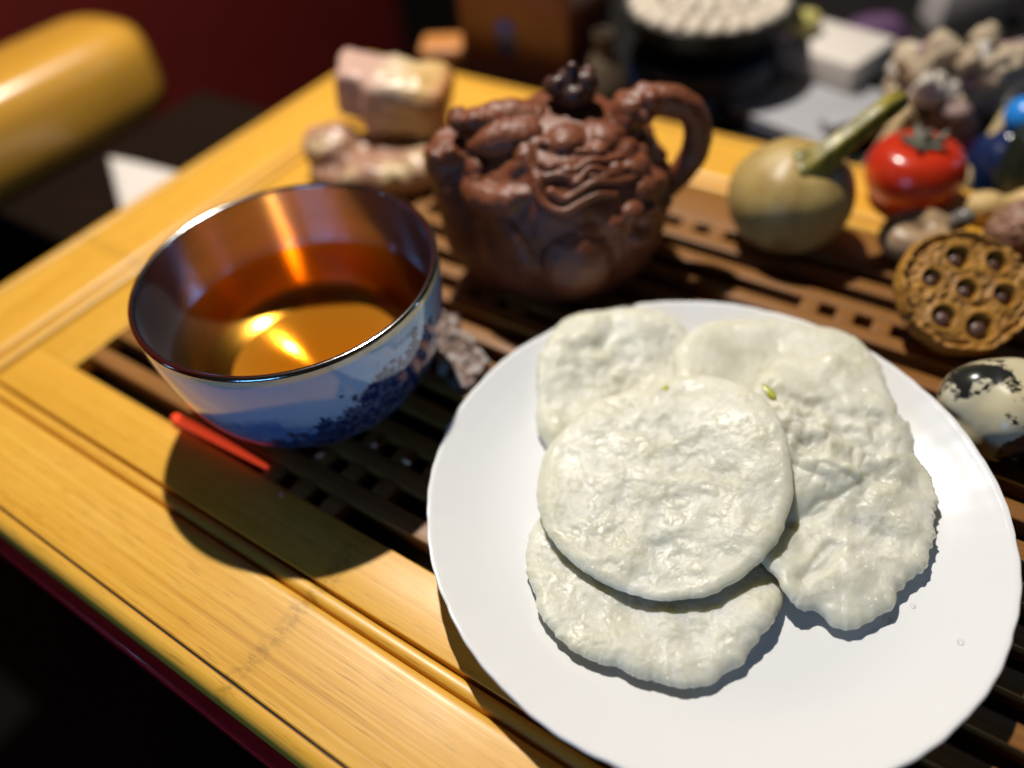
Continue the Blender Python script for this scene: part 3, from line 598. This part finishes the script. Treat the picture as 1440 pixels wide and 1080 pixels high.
Q = p3(X, Y, 0)
ridg = 1 - np.abs(fbm(Q * 3.0, 4, 71, 0.55))
Z = 0.50 + 0.07 * fbm(Q * 1.2, 3, 70) + 0.10 * (ridg - 0.6) + 0.05 * fbm(Q * 6, 3, 75, 0.65)
rr = s[:, None] * np.ones(na)
Z -= 0.14 * np.exp(-((rr - 0.86) / 0.035) ** 2) * np.clip(0.7 + 1.2 * fbm(Q * 1.5, 2, 79), 0, 1.3)          # crack inside the rim
Z += 0.05 * np.exp(-((rr - 0.95) / 0.04) ** 2)
Z -= 0.35 * np.clip((rr - 0.955) / 0.045, 0, 1) ** 2
for hx, hy, hr in holes:
    d = np.hypot(X - hx, Y - hy)
    flat = 1 - sm(hr * 1.15, hr * 1.9, d); Z = Z * (1 - flat) + (0.53) * flat
    Z += 0.03 * np.exp(-((d - hr * 1.22) / (hr * .2)) ** 2) * np.clip(.8 + fbm(Q * 2.5, 2, 33), .2, 1.5)
    Z -= 0.50 * (1 - sm(hr * 0.86, hr * 1.06, d + 0.05 * vn(Q * 3.5, 12)))
V = np.stack([X, Y, Z], -1).reshape(-1, 3)
F = [(i * na + j, (i + 1) * na + j, (i + 1) * na + (j + 1) % na, i * na + (j + 1) % na) for i in range(nr - 1) for j in range(na)]
back = [(1.0, .12), (.97, -.1), (.85, -.4), (.62, -.8), (.38, -1.1), (.2, -1.25), (.01, -1.28)]
bv = np.array([[(k * ro[j] * math.cos(a[j]) , k * ro[j] * math.sin(a[j]) * .97, zz) for j in range(na)] for k, zz in back]).reshape(-1, 3)
rows = [(nr - 1) * na] + [nr * na + i * na for i in range(len(back))]
F += [(p + j, q + j, q + (j + 1) % na, p + (j + 1) % na) for p, q in zip(rows[:-1], rows[1:]) for j in range(na)]
t = NT('ochre_clay'); n1 = t.noise(t.coords(), 180, 5, 0.6); n2 = t.noise(t.coords(), 1200, 3)
och = t.done(t.ramp(n1, [(0.3, (0.21, 0.090, 0.012)), (0.7, (0.47, 0.225, 0.030))]), 0.55, t.bump(t.math('ADD', n1, n2), 0.25, 0.0008))
pod = obj('pod', (np.concatenate([V, bv]), F), och, lp)
t = NT('seed_brown'); n1 = t.noise(t.coords(), 300, 3)
sdm = t.done(t.ramp(n1, [(0.3, (0.055, 0.022, 0.015)), (0.7, (0.14, 0.07, 0.05))]), 0.40, t.bump(n1, 0.3, 0.0006))
for hx, hy, hr in holes: obj('seed', ball((0, 0, 0), (hr * .78, hr * .75, hr * .8), 24, 14), sdm, lp, (hx + random.uniform(-.03, .03), hy - .02, .20 + random.uniform(-.06, .06)), random.uniform(0, 6))

# ------------------------------------------------------------------ spotted cream tea pet
t = NT('cream_with_black_patches'); c = t.coords(); n1 = t.noise(c, 75, 3, 0.5, 0.4); n2 = t.noise(c, 500, 4, 0.65); n0 = t.noise(c, 60, 3)
f = t.math('ADD', n1, t.math('MULTIPLY', n2, 0.18))
crm = t.ramp(n0, [(0.3, (0.52, 0.46, 0.29)), (0.7, (0.64, 0.60, 0.45))])
pm = t.done(t.mix(t.ramp(f, [(0.610, (0, 0, 0)), (0.645, (1, 1, 1))]), crm, (0.016, 0.017, 0.015)), 0.25, t.bump(f, 0.15, 0.0008), Subsurface__Weight=0.1, Subsurface__Radius=(.003, .003, .002), Subsurface__Scale=1.0)
pet = fuse(join(ball((0, 0, 1.2), (1.75, 1.45, 1.25), 28, 18), ball((-.9, -.15, 1.35), (.95, .95, .95), 22, 14), ball((1.3, .2, 1.0), (1.1, 1.1, 1.0), 22, 14), ball((-.3, -.5, .75), (1.4, 1.0, .72), 22, 14)), 0.09, 8, lambda co: 0.06 * fbm(co * .9, 2, 90))
tag(obj('spotted_figurine', pet, pm, None, (3.45, 18.35, 0), YAW - .5), 'cream ceramic lump with black patches at the right edge beside the plate', 'figurine')

# ------------------------------------------------------------------ small nuts and shells
t = NT('tan_shell'); n1 = t.noise(t.coords((1, 1, 2.5)), 150, 4); tan_m = t.done(t.ramp(n1, [(0.3, (0.22, 0.135, 0.07)), (0.7, (0.40, 0.28, 0.16))]), 0.4, t.bump(n1, 0.2, 0.0008))
curl = [(math.cos(q) * (1.0 - .07 * q) * .95, math.sin(q) * (1.0 - .07 * q) * .8, .75 + .05 * q) for q in np.linspace(0.9, 7.2, 12)]
sn = thing('snail', 'tan curled clay snail with a grey head behind the lotus pod', 'snail', (-.45, 25.5, 0), YAW)
obj('shell', fuse(join(tube(curl, np.linspace(.78, .35, 12), 18, 5), ball((0, 0, .5), (.9, .8, .5), 18, 10)), 0.08, 2), tan_m, sn)
gsh = plain('grey_clay', (0.16, 0.15, 0.14), 0.35, 0.3, 200)
obj('head', fuse(join(tube([(.8, .8, .5), (1.2, .7, .9), (1.45, .45, 1.25)], [.35, .33, .36], 14), ball((1.5, .4, 1.4), .36, 14, 10)), 0.08, 2), gsh, sn)
t = NT('peanut_shell'); v = t.n('ShaderNodeTexVoronoi', Vector=t.coords((1, .6, 1)), Scale=330.0).outputs[0]; pnm = t.done(t.ramp(v, [(0.0, (0.36, 0.22, 0.07)), (0.6, (0.58, 0.40, 0.16))]), 0.6, t.bump(v, 0.6, 0.001))
tag(obj('peanut', fuse(join(ball((-.85, 0, .68), (.85, .64, .64), 20, 12), ball((.75, .1, .72), (.9, .70, .68), 20, 12), ball((0, .05, .66), (.7, .48, .5), 16, 10)), 0.08, 5), pnm, None, (1.9, 29.1, 0), YAW - .15), 'pale yellow peanut shell at the right edge, beyond the walnut', 'peanut')
wn = plain('walnut_brown', (0.23, 0.115, 0.07), 0.5, 0.4, 160, 0.4)
tag(obj('walnut', fuse(ball((0, 0, 1.0), (1.25, 1.05, 1.0), 28, 18), 0.07, 1, lambda co: 0.16 * np.abs(fbm(co * 2.2, 3, 44)) - .06), wn, None, (2.5, 27.3, 0), YAW), 'wrinkled reddish brown walnut at the right edge behind the lotus pod', 'walnut')
flk = plain('mottled_stone', (0.42, 0.36, 0.31), 0.5, 0.7, 160, 0.5)
fp = [(-14.1, 14.9), (-13.4, 15.1), (-12.9, 14.4), (-12.2, 14.3), (-11.6, 13.9), (-11.0, 13.6), (-10.9, 12.9), (-11.2, 12.1), (-11.9, 12.2), (-12.6, 12.7), (-13.4, 12.9), (-13.9, 13.8)]
fv = np.array(fp); fc = fv.mean(0)
k = 6; ring_v = []
for i_, (sc_, zz) in enumerate(((.9, 0.0), (1.0, .08), (1.0, .2), (.9, .3), (.55, .36), (.02, .34))):
    for q in fv: ring_v.append(((q[0] - fc[0]) * sc_, (q[1] - fc[1]) * sc_, zz))
nf_ = len(fp); FF = [(i * nf_ + j, i * nf_ + (j + 1) % nf_, (i + 1) * nf_ + (j + 1) % nf_, (i + 1) * nf_ + j) for i in range(k - 1) for j in range(nf_)] + [tuple(range(nf_ - 1, -1, -1)), tuple(range((k - 1) * nf_, k * nf_))]
t = NT('pale_crystal'); n1 = t.noise(t.coords(), 260, 5, 0.7)
crys = t.done(t.ramp(n1, [(0.44, (0.014, 0.010, 0.008)), (0.50, (0.20, 0.085, 0.05)), (0.57, (0.36, 0.34, 0.32)), (0.78, (0.62, 0.61, 0.60))]), 0.3, t.bump(n1, 0.8, 0.002))
tag(obj('stone_flake', fuse((ring_v, FF), 0.07, 1, lambda co: 0.10 * fbm(co * 2.2, 3, 31)), crys, None, (fc[0], fc[1], 0)), 'flat mottled grey and rust stone flake between teacup, teapot and plate', 'stone')

# crumbs and the orange stick
cr = plain('pink_crumb', (0.80, 0.36, 0.26), 0.5, 0.15, 500, 0.2, Subsurface__Weight=0.2, Subsurface__Radius=(.002, .001, .001), Subsurface__Scale=1.0)
cr2 = plain('cream_crumb', (0.82, 0.62, 0.42), 0.5, 0.15, 500, 0.2)
for x, y, l, w, q, m, lb in ((-13.55, 7.88, .26, .11, 1.0, cr, 'pink rice crumb nearest the teacup foot on the shaded slat'), (-12.32, 9.0, .17, .13, .2, cr, 'round pink rice crumb farthest back on the shaded slats'), (-11.05, 9.0, .30, .11, -.1, cr2, 'cream rice crumb beside the plate edge on the shaded slats'), (-13.58, 6.2, .12, .11, 0, cr, 'tiny red crumb at the end of the orange stick')):
    zz = 0.0
    tag(obj('rice_crumb', ball((0, 0, 0), (l * .6, w * .7, w * .6), 14, 8), m, None, (x, y, zz + w * .5), q), lb, 'crumb', 'rice crumbs on the tray')
t = NT('orange_plastic_added_glow'); orm = t.done((0.85, 0.06, 0.02), 0.35, Emission__Color=(1.0, 0.075, 0.022, 1), Emission__Strength=0.5)  # emission added so the stick stays bright in the cup's shadow
tag(obj('orange_stick', tube([(-2.0, -.05, .12), (-.6, 0, .1), (.8, .03, .08), (2.0, .05, .05)], [.165, .145, .115, .07], 14, 6), orm, None, (-16.69, 6.62, 0.06)), 'orange red stick with added glow lying along a tray slot before the teacup', 'stick')

# ------------------------------------------------------------------ stone ornament left of the pot
t = NT('agate'); c = t.coords(); n1 = t.noise(c, 55, 4, 0.55, 0.5)
aga = t.done(t.ramp(n1, [(0.30, (0.20, 0.085, 0.05)), (0.5, (0.42, 0.24, 0.16)), (0.62, (0.60, 0.46, 0.25)), (0.8, (0.62, 0.50, 0.40))]), 0.35, t.bump(n1, 0.3, 0.002))
sb = fuse(join(ball((0, 0, .55), (3.7, 2.3, .85), 28, 16), ball((-2.5, .5, 1.1), (1.35, 1.5, 1.05), 20, 12), ball((1.9, -.7, .75), (1.9, 1.4, .85), 20, 12), ball((-.6, -1.4, .65), (2.0, 1.0, .7), 20, 12)), 0.14, 6, lambda co: 0.26 * fbm(co * .8, 3, 21))
tag(obj('agate_base', sb, aga, None, (-21.8, 21.7, 0), YAW), 'low brown agate base behind the teacup holding a rounded stone block', 'stone base')
t = NT('honey_stone'); sepz = t.n('ShaderNodeSeparateXYZ', Vector=t.n('ShaderNodeTexCoord').outputs['Object'])
n1 = t.noise(t.coords(), 45, 3); fx = t.math('ADD', t.math('MULTIPLY', sepz.outputs[0], 22.0), t.math('MULTIPLY', n1, 0.6))
hon = t.done(t.ramp(fx, [(0.0, (0.52, 0.33, 0.26)), (0.25, (0.60, 0.47, 0.30)), (0.55, (0.56, 0.36, 0.14)), (0.8, (0.36, 0.13, 0.03))]), 0.35, t.bump(n1, 0.2, 0.002), Subsurface__Weight=0.15, Subsurface__Radius=(.008, .004, .002), Subsurface__Scale=1.0)
hb = fuse(join(bevel_box(-1.5, 2.2, -1.3, 1.4, -1.1, 1.35, .5, 3), bevel_box(-2.9, -.2, -.6, 1.9, -.9, 1.25, .45, 3)), 0.13, 9, lambda co: 0.20 * fbm(co * .6, 3, 27))
tag(obj('honey_stone', hb, hon, None, (-21.9, 23.2, 2.6), rot=(0.05, 0.16, YAW - 0.1)), 'rounded cream and honey coloured stone block resting on the brown agate base', 'stone')

# ------------------------------------------------------------------ things behind the tray
TZ = -2.2                                        # table surface behind the tray
wbm = bamboo('red_wood', 'x', (0.075, 0.020, 0.006), (0.13, 0.036, 0.009), (0.17, 0.05, 0.014), nodes=False)
bxo = thing('wooden_box', 'brown wooden box with a blue emblem on its front behind the tray', 'box', (-22.3, 35.3, TZ), 0.0)
obj('box_body', bevel_box(-3.6, 3.2, -2.2, 2.4, 0, 6.5, .12), wbm, bxo)
obj('box_lid', bevel_box(-3.7, 3.3, -2.3, 2.5, 6.52, 7.4, .15), wbm, bxo)
obj('emblem', xf(lathe(np.array([(0.01, .1), (.5, .1), (.62, .04), (.66, 0)]), 28), Matrix.Translation((-.6, -2.21, 3.5)) @ Matrix.Rotation(PI / 2, 4, 'X') @ Matrix.Diagonal((1, 1.5, 1, 1))), plain('emblem_blue', (0.02, 0.035, 0.16), 0.3), bxo)
oro = plain('orange_wood', (0.50, 0.20, 0.055), 0.4, 0.2, 40)
tag(obj('wood_block', fuse(bevel_box(-1.3, 1.3, -1.2, 1.2, 0, 2.2, .3), .15, 5), oro, None, (-28.0, 34.0, TZ), .5), 'small orange wooden block left of the brown wooden box', 'block')
vm = plain('dull_clay', (0.085, 0.06, 0.035), 0.6, 0.4, 80)
tag(obj('small_vase', lathe(smooth_prof([(0.02, 0), (1.0, 0), (1.3, .6), (1.35, 1.6), (.9, 2.7), (.5, 3.4), (.55, 4.2), (.45, 4.25), (.3, 3.5), (.02, 3.3)], 6), 40), vm, None, (-17.6, 34.0, TZ)), 'small dull brown vase behind the teapot lid', 'vase')
# pot of pale beads on a dark cooker
dk = plain('dark_steel', (0.035, 0.034, 0.033), 0.3, 0.2, 60, Metallic=0.6); nv = plain('navy_enamel', (0.008, 0.014, 0.035), 0.35)
ck = thing('cooker', 'dark navy table cooker under the bowl of pale nuts', 'cooker', (-14.0, 38.6, TZ), YAW)
obj('cooker_body', lathe(smooth_prof([(0.02, 0), (3.9, 0), (4.1, .3), (3.9, 2.0), (3.2, 2.6), (0.02, 2.6)], 5), 56), nv, ck); obj('knob', ball((0, 0, 0), (.55, .3, .55), 16, 10), plain('knob_blue', (0.03, 0.10, 0.20), .3), ck, (-.6, -4.1, .9))
bo = thing('bowl', 'dark steel bowl heaped with pale nuts at the top edge', 'bowl', (-14.0, 38.6, TZ + 2.62), YAW)
obj('bowl_body', lathe(smooth_prof([(0.02, 0), (2.4, 0), (3.6, .8), (4.3, 2.0), (4.5, 2.1), (4.45, 2.2), (4.15, 2.1), (3.3, 1.0), (0.02, .5)], 5), 72), dk, bo)
cream = plain('pale_nut', (0.60, 0.52, 0.42), 0.5, 0.2, 90)
nm = None
cnt = 0
for ring_i, rad_ in enumerate((0, .95, 1.9, 2.85, 3.6)):
    for j in range(max(1, int(2 * PI * rad_ / .98))):
        q = j / max(1, int(2 * PI * rad_ / .98)) * 2 * PI + ring_i * .4
        wx, wy = rad_ * math.cos(q), rad_ * math.sin(q)
        if nm is None: nm = mesh_data('nut', *ball((0, 0, 0), (.52, .44, .40), 14, 9)); nm.materials.append(cream)
        ca_, sa_ = math.cos(YAW), math.sin(YAW)
        o = link('nut', nm, None, None, (-14.0 + ca_ * wx - sa_ * wy, 38.6 + sa_ * wx + ca_ * wy, TZ + 4.6 + .25 * math.cos(rad_ / 3.6 * 1.4)), random.uniform(0, 6))
        tag(o, 'pale oval nut in the dark steel bowl at the top edge', 'nut', 'pale nuts in the steel bowl')
# grey tray with raised edge, white box, yellow leaf
gy = plain('grey_plastic', (0.36, 0.36, 0.38), 0.45, 0.08, 40); nav = plain('slate_edge', (0.045, 0.045, 0.075), 0.5)
gt = thing('grey_tray', 'grey flat tray with dark front edge behind the gourd', 'tray', (-8.6, 37.6, TZ), YAW + 0.02, )
gt.rotation_euler.z = -0.30
obj('tray_top', bevel_box(-4.2, 3.8, -2.6, 3.6, .72, 1.0, .08), gy, gt); obj('tray_base', bevel_box(-4.25, 3.85, -2.7, 3.6, 0, .70, .1), nav, gt)
obj('raised_edge', xf(bevel_box(-.55, .55, -3.0, 4.6, 0, .5, .1), Matrix.Translation((4.1, .9, 1.2)) @ Matrix.Rotation(-0.35, 4, 'Z')), gy, gt)
tag(obj('white_box', bevel_box(-2.2, 2.2, -2.0, 2.0, 0, 1.5, .2), plain('white_card', (0.62, 0.56, 0.50), .6, .06), None, (-7.9, 41.6, TZ + 1.02), -0.25), 'off white box standing on the grey tray', 'box')
tag(obj('yellow_fruit', ball((0, 0, 0), (1.15, .75, .6), 22, 14), plain('pale_yellow', (0.50, 0.44, 0.14), .5), None, (-9.9, 41.6, TZ + 3.1), 1.0), 'pale yellow oval fruit on the off white box', 'fruit')
# dried flowers in a glass
fl = thing('dried_bouquet', 'bunch of beige dried flower heads in a glass behind the persimmon', 'dried flowers', (-1.9, 35.6, TZ), YAW)
glm = NT('thin_glass'); glass = glm.done((0.9, 0.9, 0.95), 0.03, Transmission__Weight=1.0, IOR=1.3)
obj('glass', lathe(smooth_prof([(0.02, .05), (1.0, .05), (1.15, .3), (1.2, 2.5), (1.3, 3.4), (1.25, 3.4), (1.12, 2.5), (1.05, .4), (0.02, .3)], 5), 40), glass, fl)
bei = plain('beige_petal', (0.42, 0.33, 0.22), 0.7, 0.3, 150); pal = plain('pale_petal', (0.55, 0.50, 0.44), 0.6, 0.2, 150); mauve = plain('mauve_petal', (0.30, 0.20, 0.19), 0.7, 0.3, 150); mag = plain('magenta_petal', (0.42, 0.055, 0.20), 0.6, 0.2, 150)
rnd = random.Random(8)
for k in range(46):
    q = rnd.uniform(0, 2 * PI); r = 2.3 * math.sqrt(rnd.random()); h = 3.2 + 3.4 * rnd.random() * (1 - r / 4.5)
    hx, hy = r * math.cos(q), r * math.sin(q) * .7; m = [bei, bei, pal, mauve, bei][k % 5]; rr_ = rnd.uniform(.45, .8)
    fh = obj('flower_head', fuse(ball((0, 0, 0), (rr_, rr_, rr_ * 1.15), 16, 10), .12, 1, lambda co: .18 * fbm(co * 2.5, 2, k)), m, fl, (hx, hy, h))
    obj('stem', tube([(hx * .2, hy * .2, .4), (hx * .5, hy * .5, 2.0), (hx, hy, h - rr_ * .6)], .08, 8, 4), bei, fl)
for lx, ly, zz in ((-1.0, -1.9, 2.3), (-.2, -2.1, 1.7), (.75, -2.0, 2.0), (.45, -1.7, 2.9), (-.8, -1.5, 3.2)): obj('petal', fuse(ball((0, 0, 0), (.38, .3, .62), 14, 10), .1, 1, lambda co: .12 * fbm(co * 3, 2, 5)), mag if zz < 2.2 else mauve, fl, (lx, ly, zz))
wd = plain('pale_wood_chip', (0.50, 0.38, 0.20), .6, .2, 60)
tag(obj('wood_slice', fuse(bevel_box(-.7, .7, -.3, .3, -1.5, 1.5, .2), .1, 4), wd, None, (-2.95, 32.9, 0.1), rot=(-.35, .55, YAW)), 'pale wooden slice leaning at the left of the red persimmon', 'wood slice')
tag(obj('wood_slice', fuse(bevel_box(-.9, .9, -.3, .3, -1.9, 1.9, .25), .1, 4), wd, None, (0.9, 33.3, 0.2), rot=(-.35, .45, YAW)), 'pale wooden slice leaning at the right of the red persimmon', 'wood slice')
# bottle with blue cap, dark jar, and the clutter at the top right
bt = thing('bottle', 'dark navy bottle with a bright blue round cap at the right edge', 'bottle', (1.35, 33.4, TZ), 0)
obj('bottle_body', lathe(smooth_prof([(0.02, 0), (1.3, 0), (1.45, .3), (1.45, 2.7), (.9, 3.5), (.55, 3.8), (.02, 3.8)], 5), 44), plain('navy_glass', (0.008, 0.02, 0.075), .15), bt)
obj('cap', ball((0, 0, 4.35), (.85, .85, .75), 24, 14), plain('bright_blue', (0.01, 0.20, 0.62), .3), bt)
tag(obj('dark_jar', lathe(smooth_prof([(0.02, 0), (1.4, 0), (1.6, .4), (1.5, 1.9), (1.2, 2.3), (.02, 2.4)], 5), 40), plain('dark_green_glaze', (0.012, 0.017, 0.012), .3), None, (2.6, 31.9, 0.21)), 'low dark glazed jar on the tray edge before the blue capped bottle', 'jar')
pk = thing('labelled_box', 'small grey box with a pink label at the top right', 'box', (-3.4, 52.5, TZ), YAW)
obj('carton', bevel_box(-1.9, 1.9, -1.4, 1.4, 0, 2.6, .12), plain('light_grey_card', (0.42, 0.39, 0.39), .6), pk); obj('label', bevel_box(-1.3, 1.3, -1.0, 1.0, 2.605, 2.66, .02), plain('pink_label', (0.62, 0.16, 0.13), .5), pk)
tag(obj('purple_cloth', fuse(join(ball((-1.6, 0, .6), (2.0, 1.4, .9), 20, 12), ball((1.4, .3, .6), (2.0, 1.5, 1.0), 20, 12)), .15, 4, lambda co: .22 * fbm(co * .9, 3, 12)), plain('purple_fabric', (0.085, 0.035, 0.095), .8), None, (-8.2, 46.5, TZ), YAW), 'crumpled purple cloth at the top edge behind the off white box', 'cloth')
tag(obj('white_cup', lathe(smooth_prof([(0.02, .05), (.8, 0), (.95, .3), (1.3, 1.6), (1.4, 2.2), (1.33, 2.2), (1.2, 1.6), (.8, .5), (.02, .4)], 5), 40), porc, None, (1.1, 39.6, TZ + 2.0)), 'small white cup at the upper right edge', 'cup')
tag(obj('cup_stand', bevel_box(-1.6, 1.6, -1.6, 1.6, 0, 1.98, .15), blk, None, (1.1, 39.6, TZ), .3), 'black block under the small white cup', 'stand')

# ------------------------------------------------------------------ chair and paper beyond the left edge
ch = thing('chair', 'yellow bamboo chair with rounded top rail at the upper left', 'chair', (-48, 16, -75))
def rail(cx, cy, cz, d, L, w, h, mat, name):
    n = 40; V = []; ss = np.linspace(0, 1, 40)
    rings = []
    u = np.array([d[0], d[1], d[2]]); u = u / np.linalg.norm(u); side = np.cross(u, (0, 0, 1)); side /= np.linalg.norm(side); up = np.cross(side, u)
    for s_ in ss:
        e = min(s_ * L, (1 - s_) * L); k = min(1, math.sqrt(max(0.0004, 1 - (1 - min(e / (w * .5), 1)) ** 2.2)))
        for j in range(n):
            q = 2 * PI * j / n; x = math.copysign(abs(math.cos(q)) ** .62, math.cos(q)) * w / 2 * k; zz = math.copysign(abs(math.sin(q)) ** .62, math.sin(q)) * h / 2 * (.35 + .65 * k)
            V.append(np.array([cx, cy, cz]) + u * (s_ * L) + side * x + up * zz)
    F = [(i * n + j, i * n + (j + 1) % n, (i + 1) * n + (j + 1) % n, (i + 1) * n + j) for i in range(39) for j in range(n)] + [tuple(range(n - 1, -1, -1)), tuple(range(39 * n, 40 * n))]
    return obj(name, (V, F), mat, ch)
CB = bamboo('chair_bamboo', 'y', (0.45, 0.20, 0.022), (0.56, 0.28, 0.032), (0.64, 0.34, 0.05), nodes=False, coat=0.5, rough=0.25)
rail(1.4, -20.0, 74.0, (0.0, 1, 0.0), 30.8, 6.8, 6.0, CB, 'top_rail')
dkw = plain('chair_dark_wood', (0.010, 0.0045, 0.002), .9, .3, 30, 0.1, Specular__IOR__Level=0.1)
obj('back_panel', bevel_box(-.2, 2.8, -14, 5, 30, 70.9, .3), dkw, ch)
for lx, ly in ((1.2, -12), (1.2, 9), (-34, -12), (-34, 9)): obj('leg', bevel_box(lx - 1.5, lx + 1.5, ly - 1.5, ly + 1.5, 0, 30, .3), dkw, ch)
obj('seat', bevel_box(-36, 3, -14, 11, 30.01, 33, .5), dkw, ch)
st = thing('stool', 'dark low stool beside the tray holding a white sheet', 'stool', (-47, 30, -75))
obj('seat', bevel_box(3.2, 13.5, -17, -2, 68.6, 71.6, .4), dkw, st)
for lx, ly in ((5, -15), (12, -15), (5, -4), (12, -4)): obj('leg', bevel_box(lx - 1, lx + 1, ly - 1, ly + 1, 0, 68.59, .2), dkw, st)
V = []
for i in range(13):
    for j in range(13):
        x, y = i / 12 * 7.0 + j / 12 * 6.6, i / 12 * 0.98 - j / 12 * 4.0; V.append((x, y, -.14 + .07 * math.sin(x * .6 + .5) * math.cos(y * .5) + .12))
Vb = [(x, y, z_ - .03) for x, y, z_ in V]; n1_ = 169
F = [(i * 13 + j, (i + 1) * 13 + j, (i + 1) * 13 + j + 1, i * 13 + j + 1) for i in range(12) for j in range(12)]
F += [tuple(n1_ + q for q in reversed(f)) for f in F]
bd = [i * 13 for i in range(13)] + [12 * 13 + j for j in range(1, 13)] + [i * 13 + 12 for i in range(11, -1, -1)] + [j for j in range(11, 0, -1)]
F += [(bd[i], n1_ + bd[i], n1_ + bd[(i + 1) % len(bd)], bd[(i + 1) % len(bd)]) for i in range(len(bd))]
tag(obj('paper_sheet', (V + Vb, F), plain('white_paper', (0.68, 0.62, 0.57), .8, .04), None, (-42.0, 19.43, -3.25), 0), 'white paper sheet between the chair rail and the tray', 'paper')
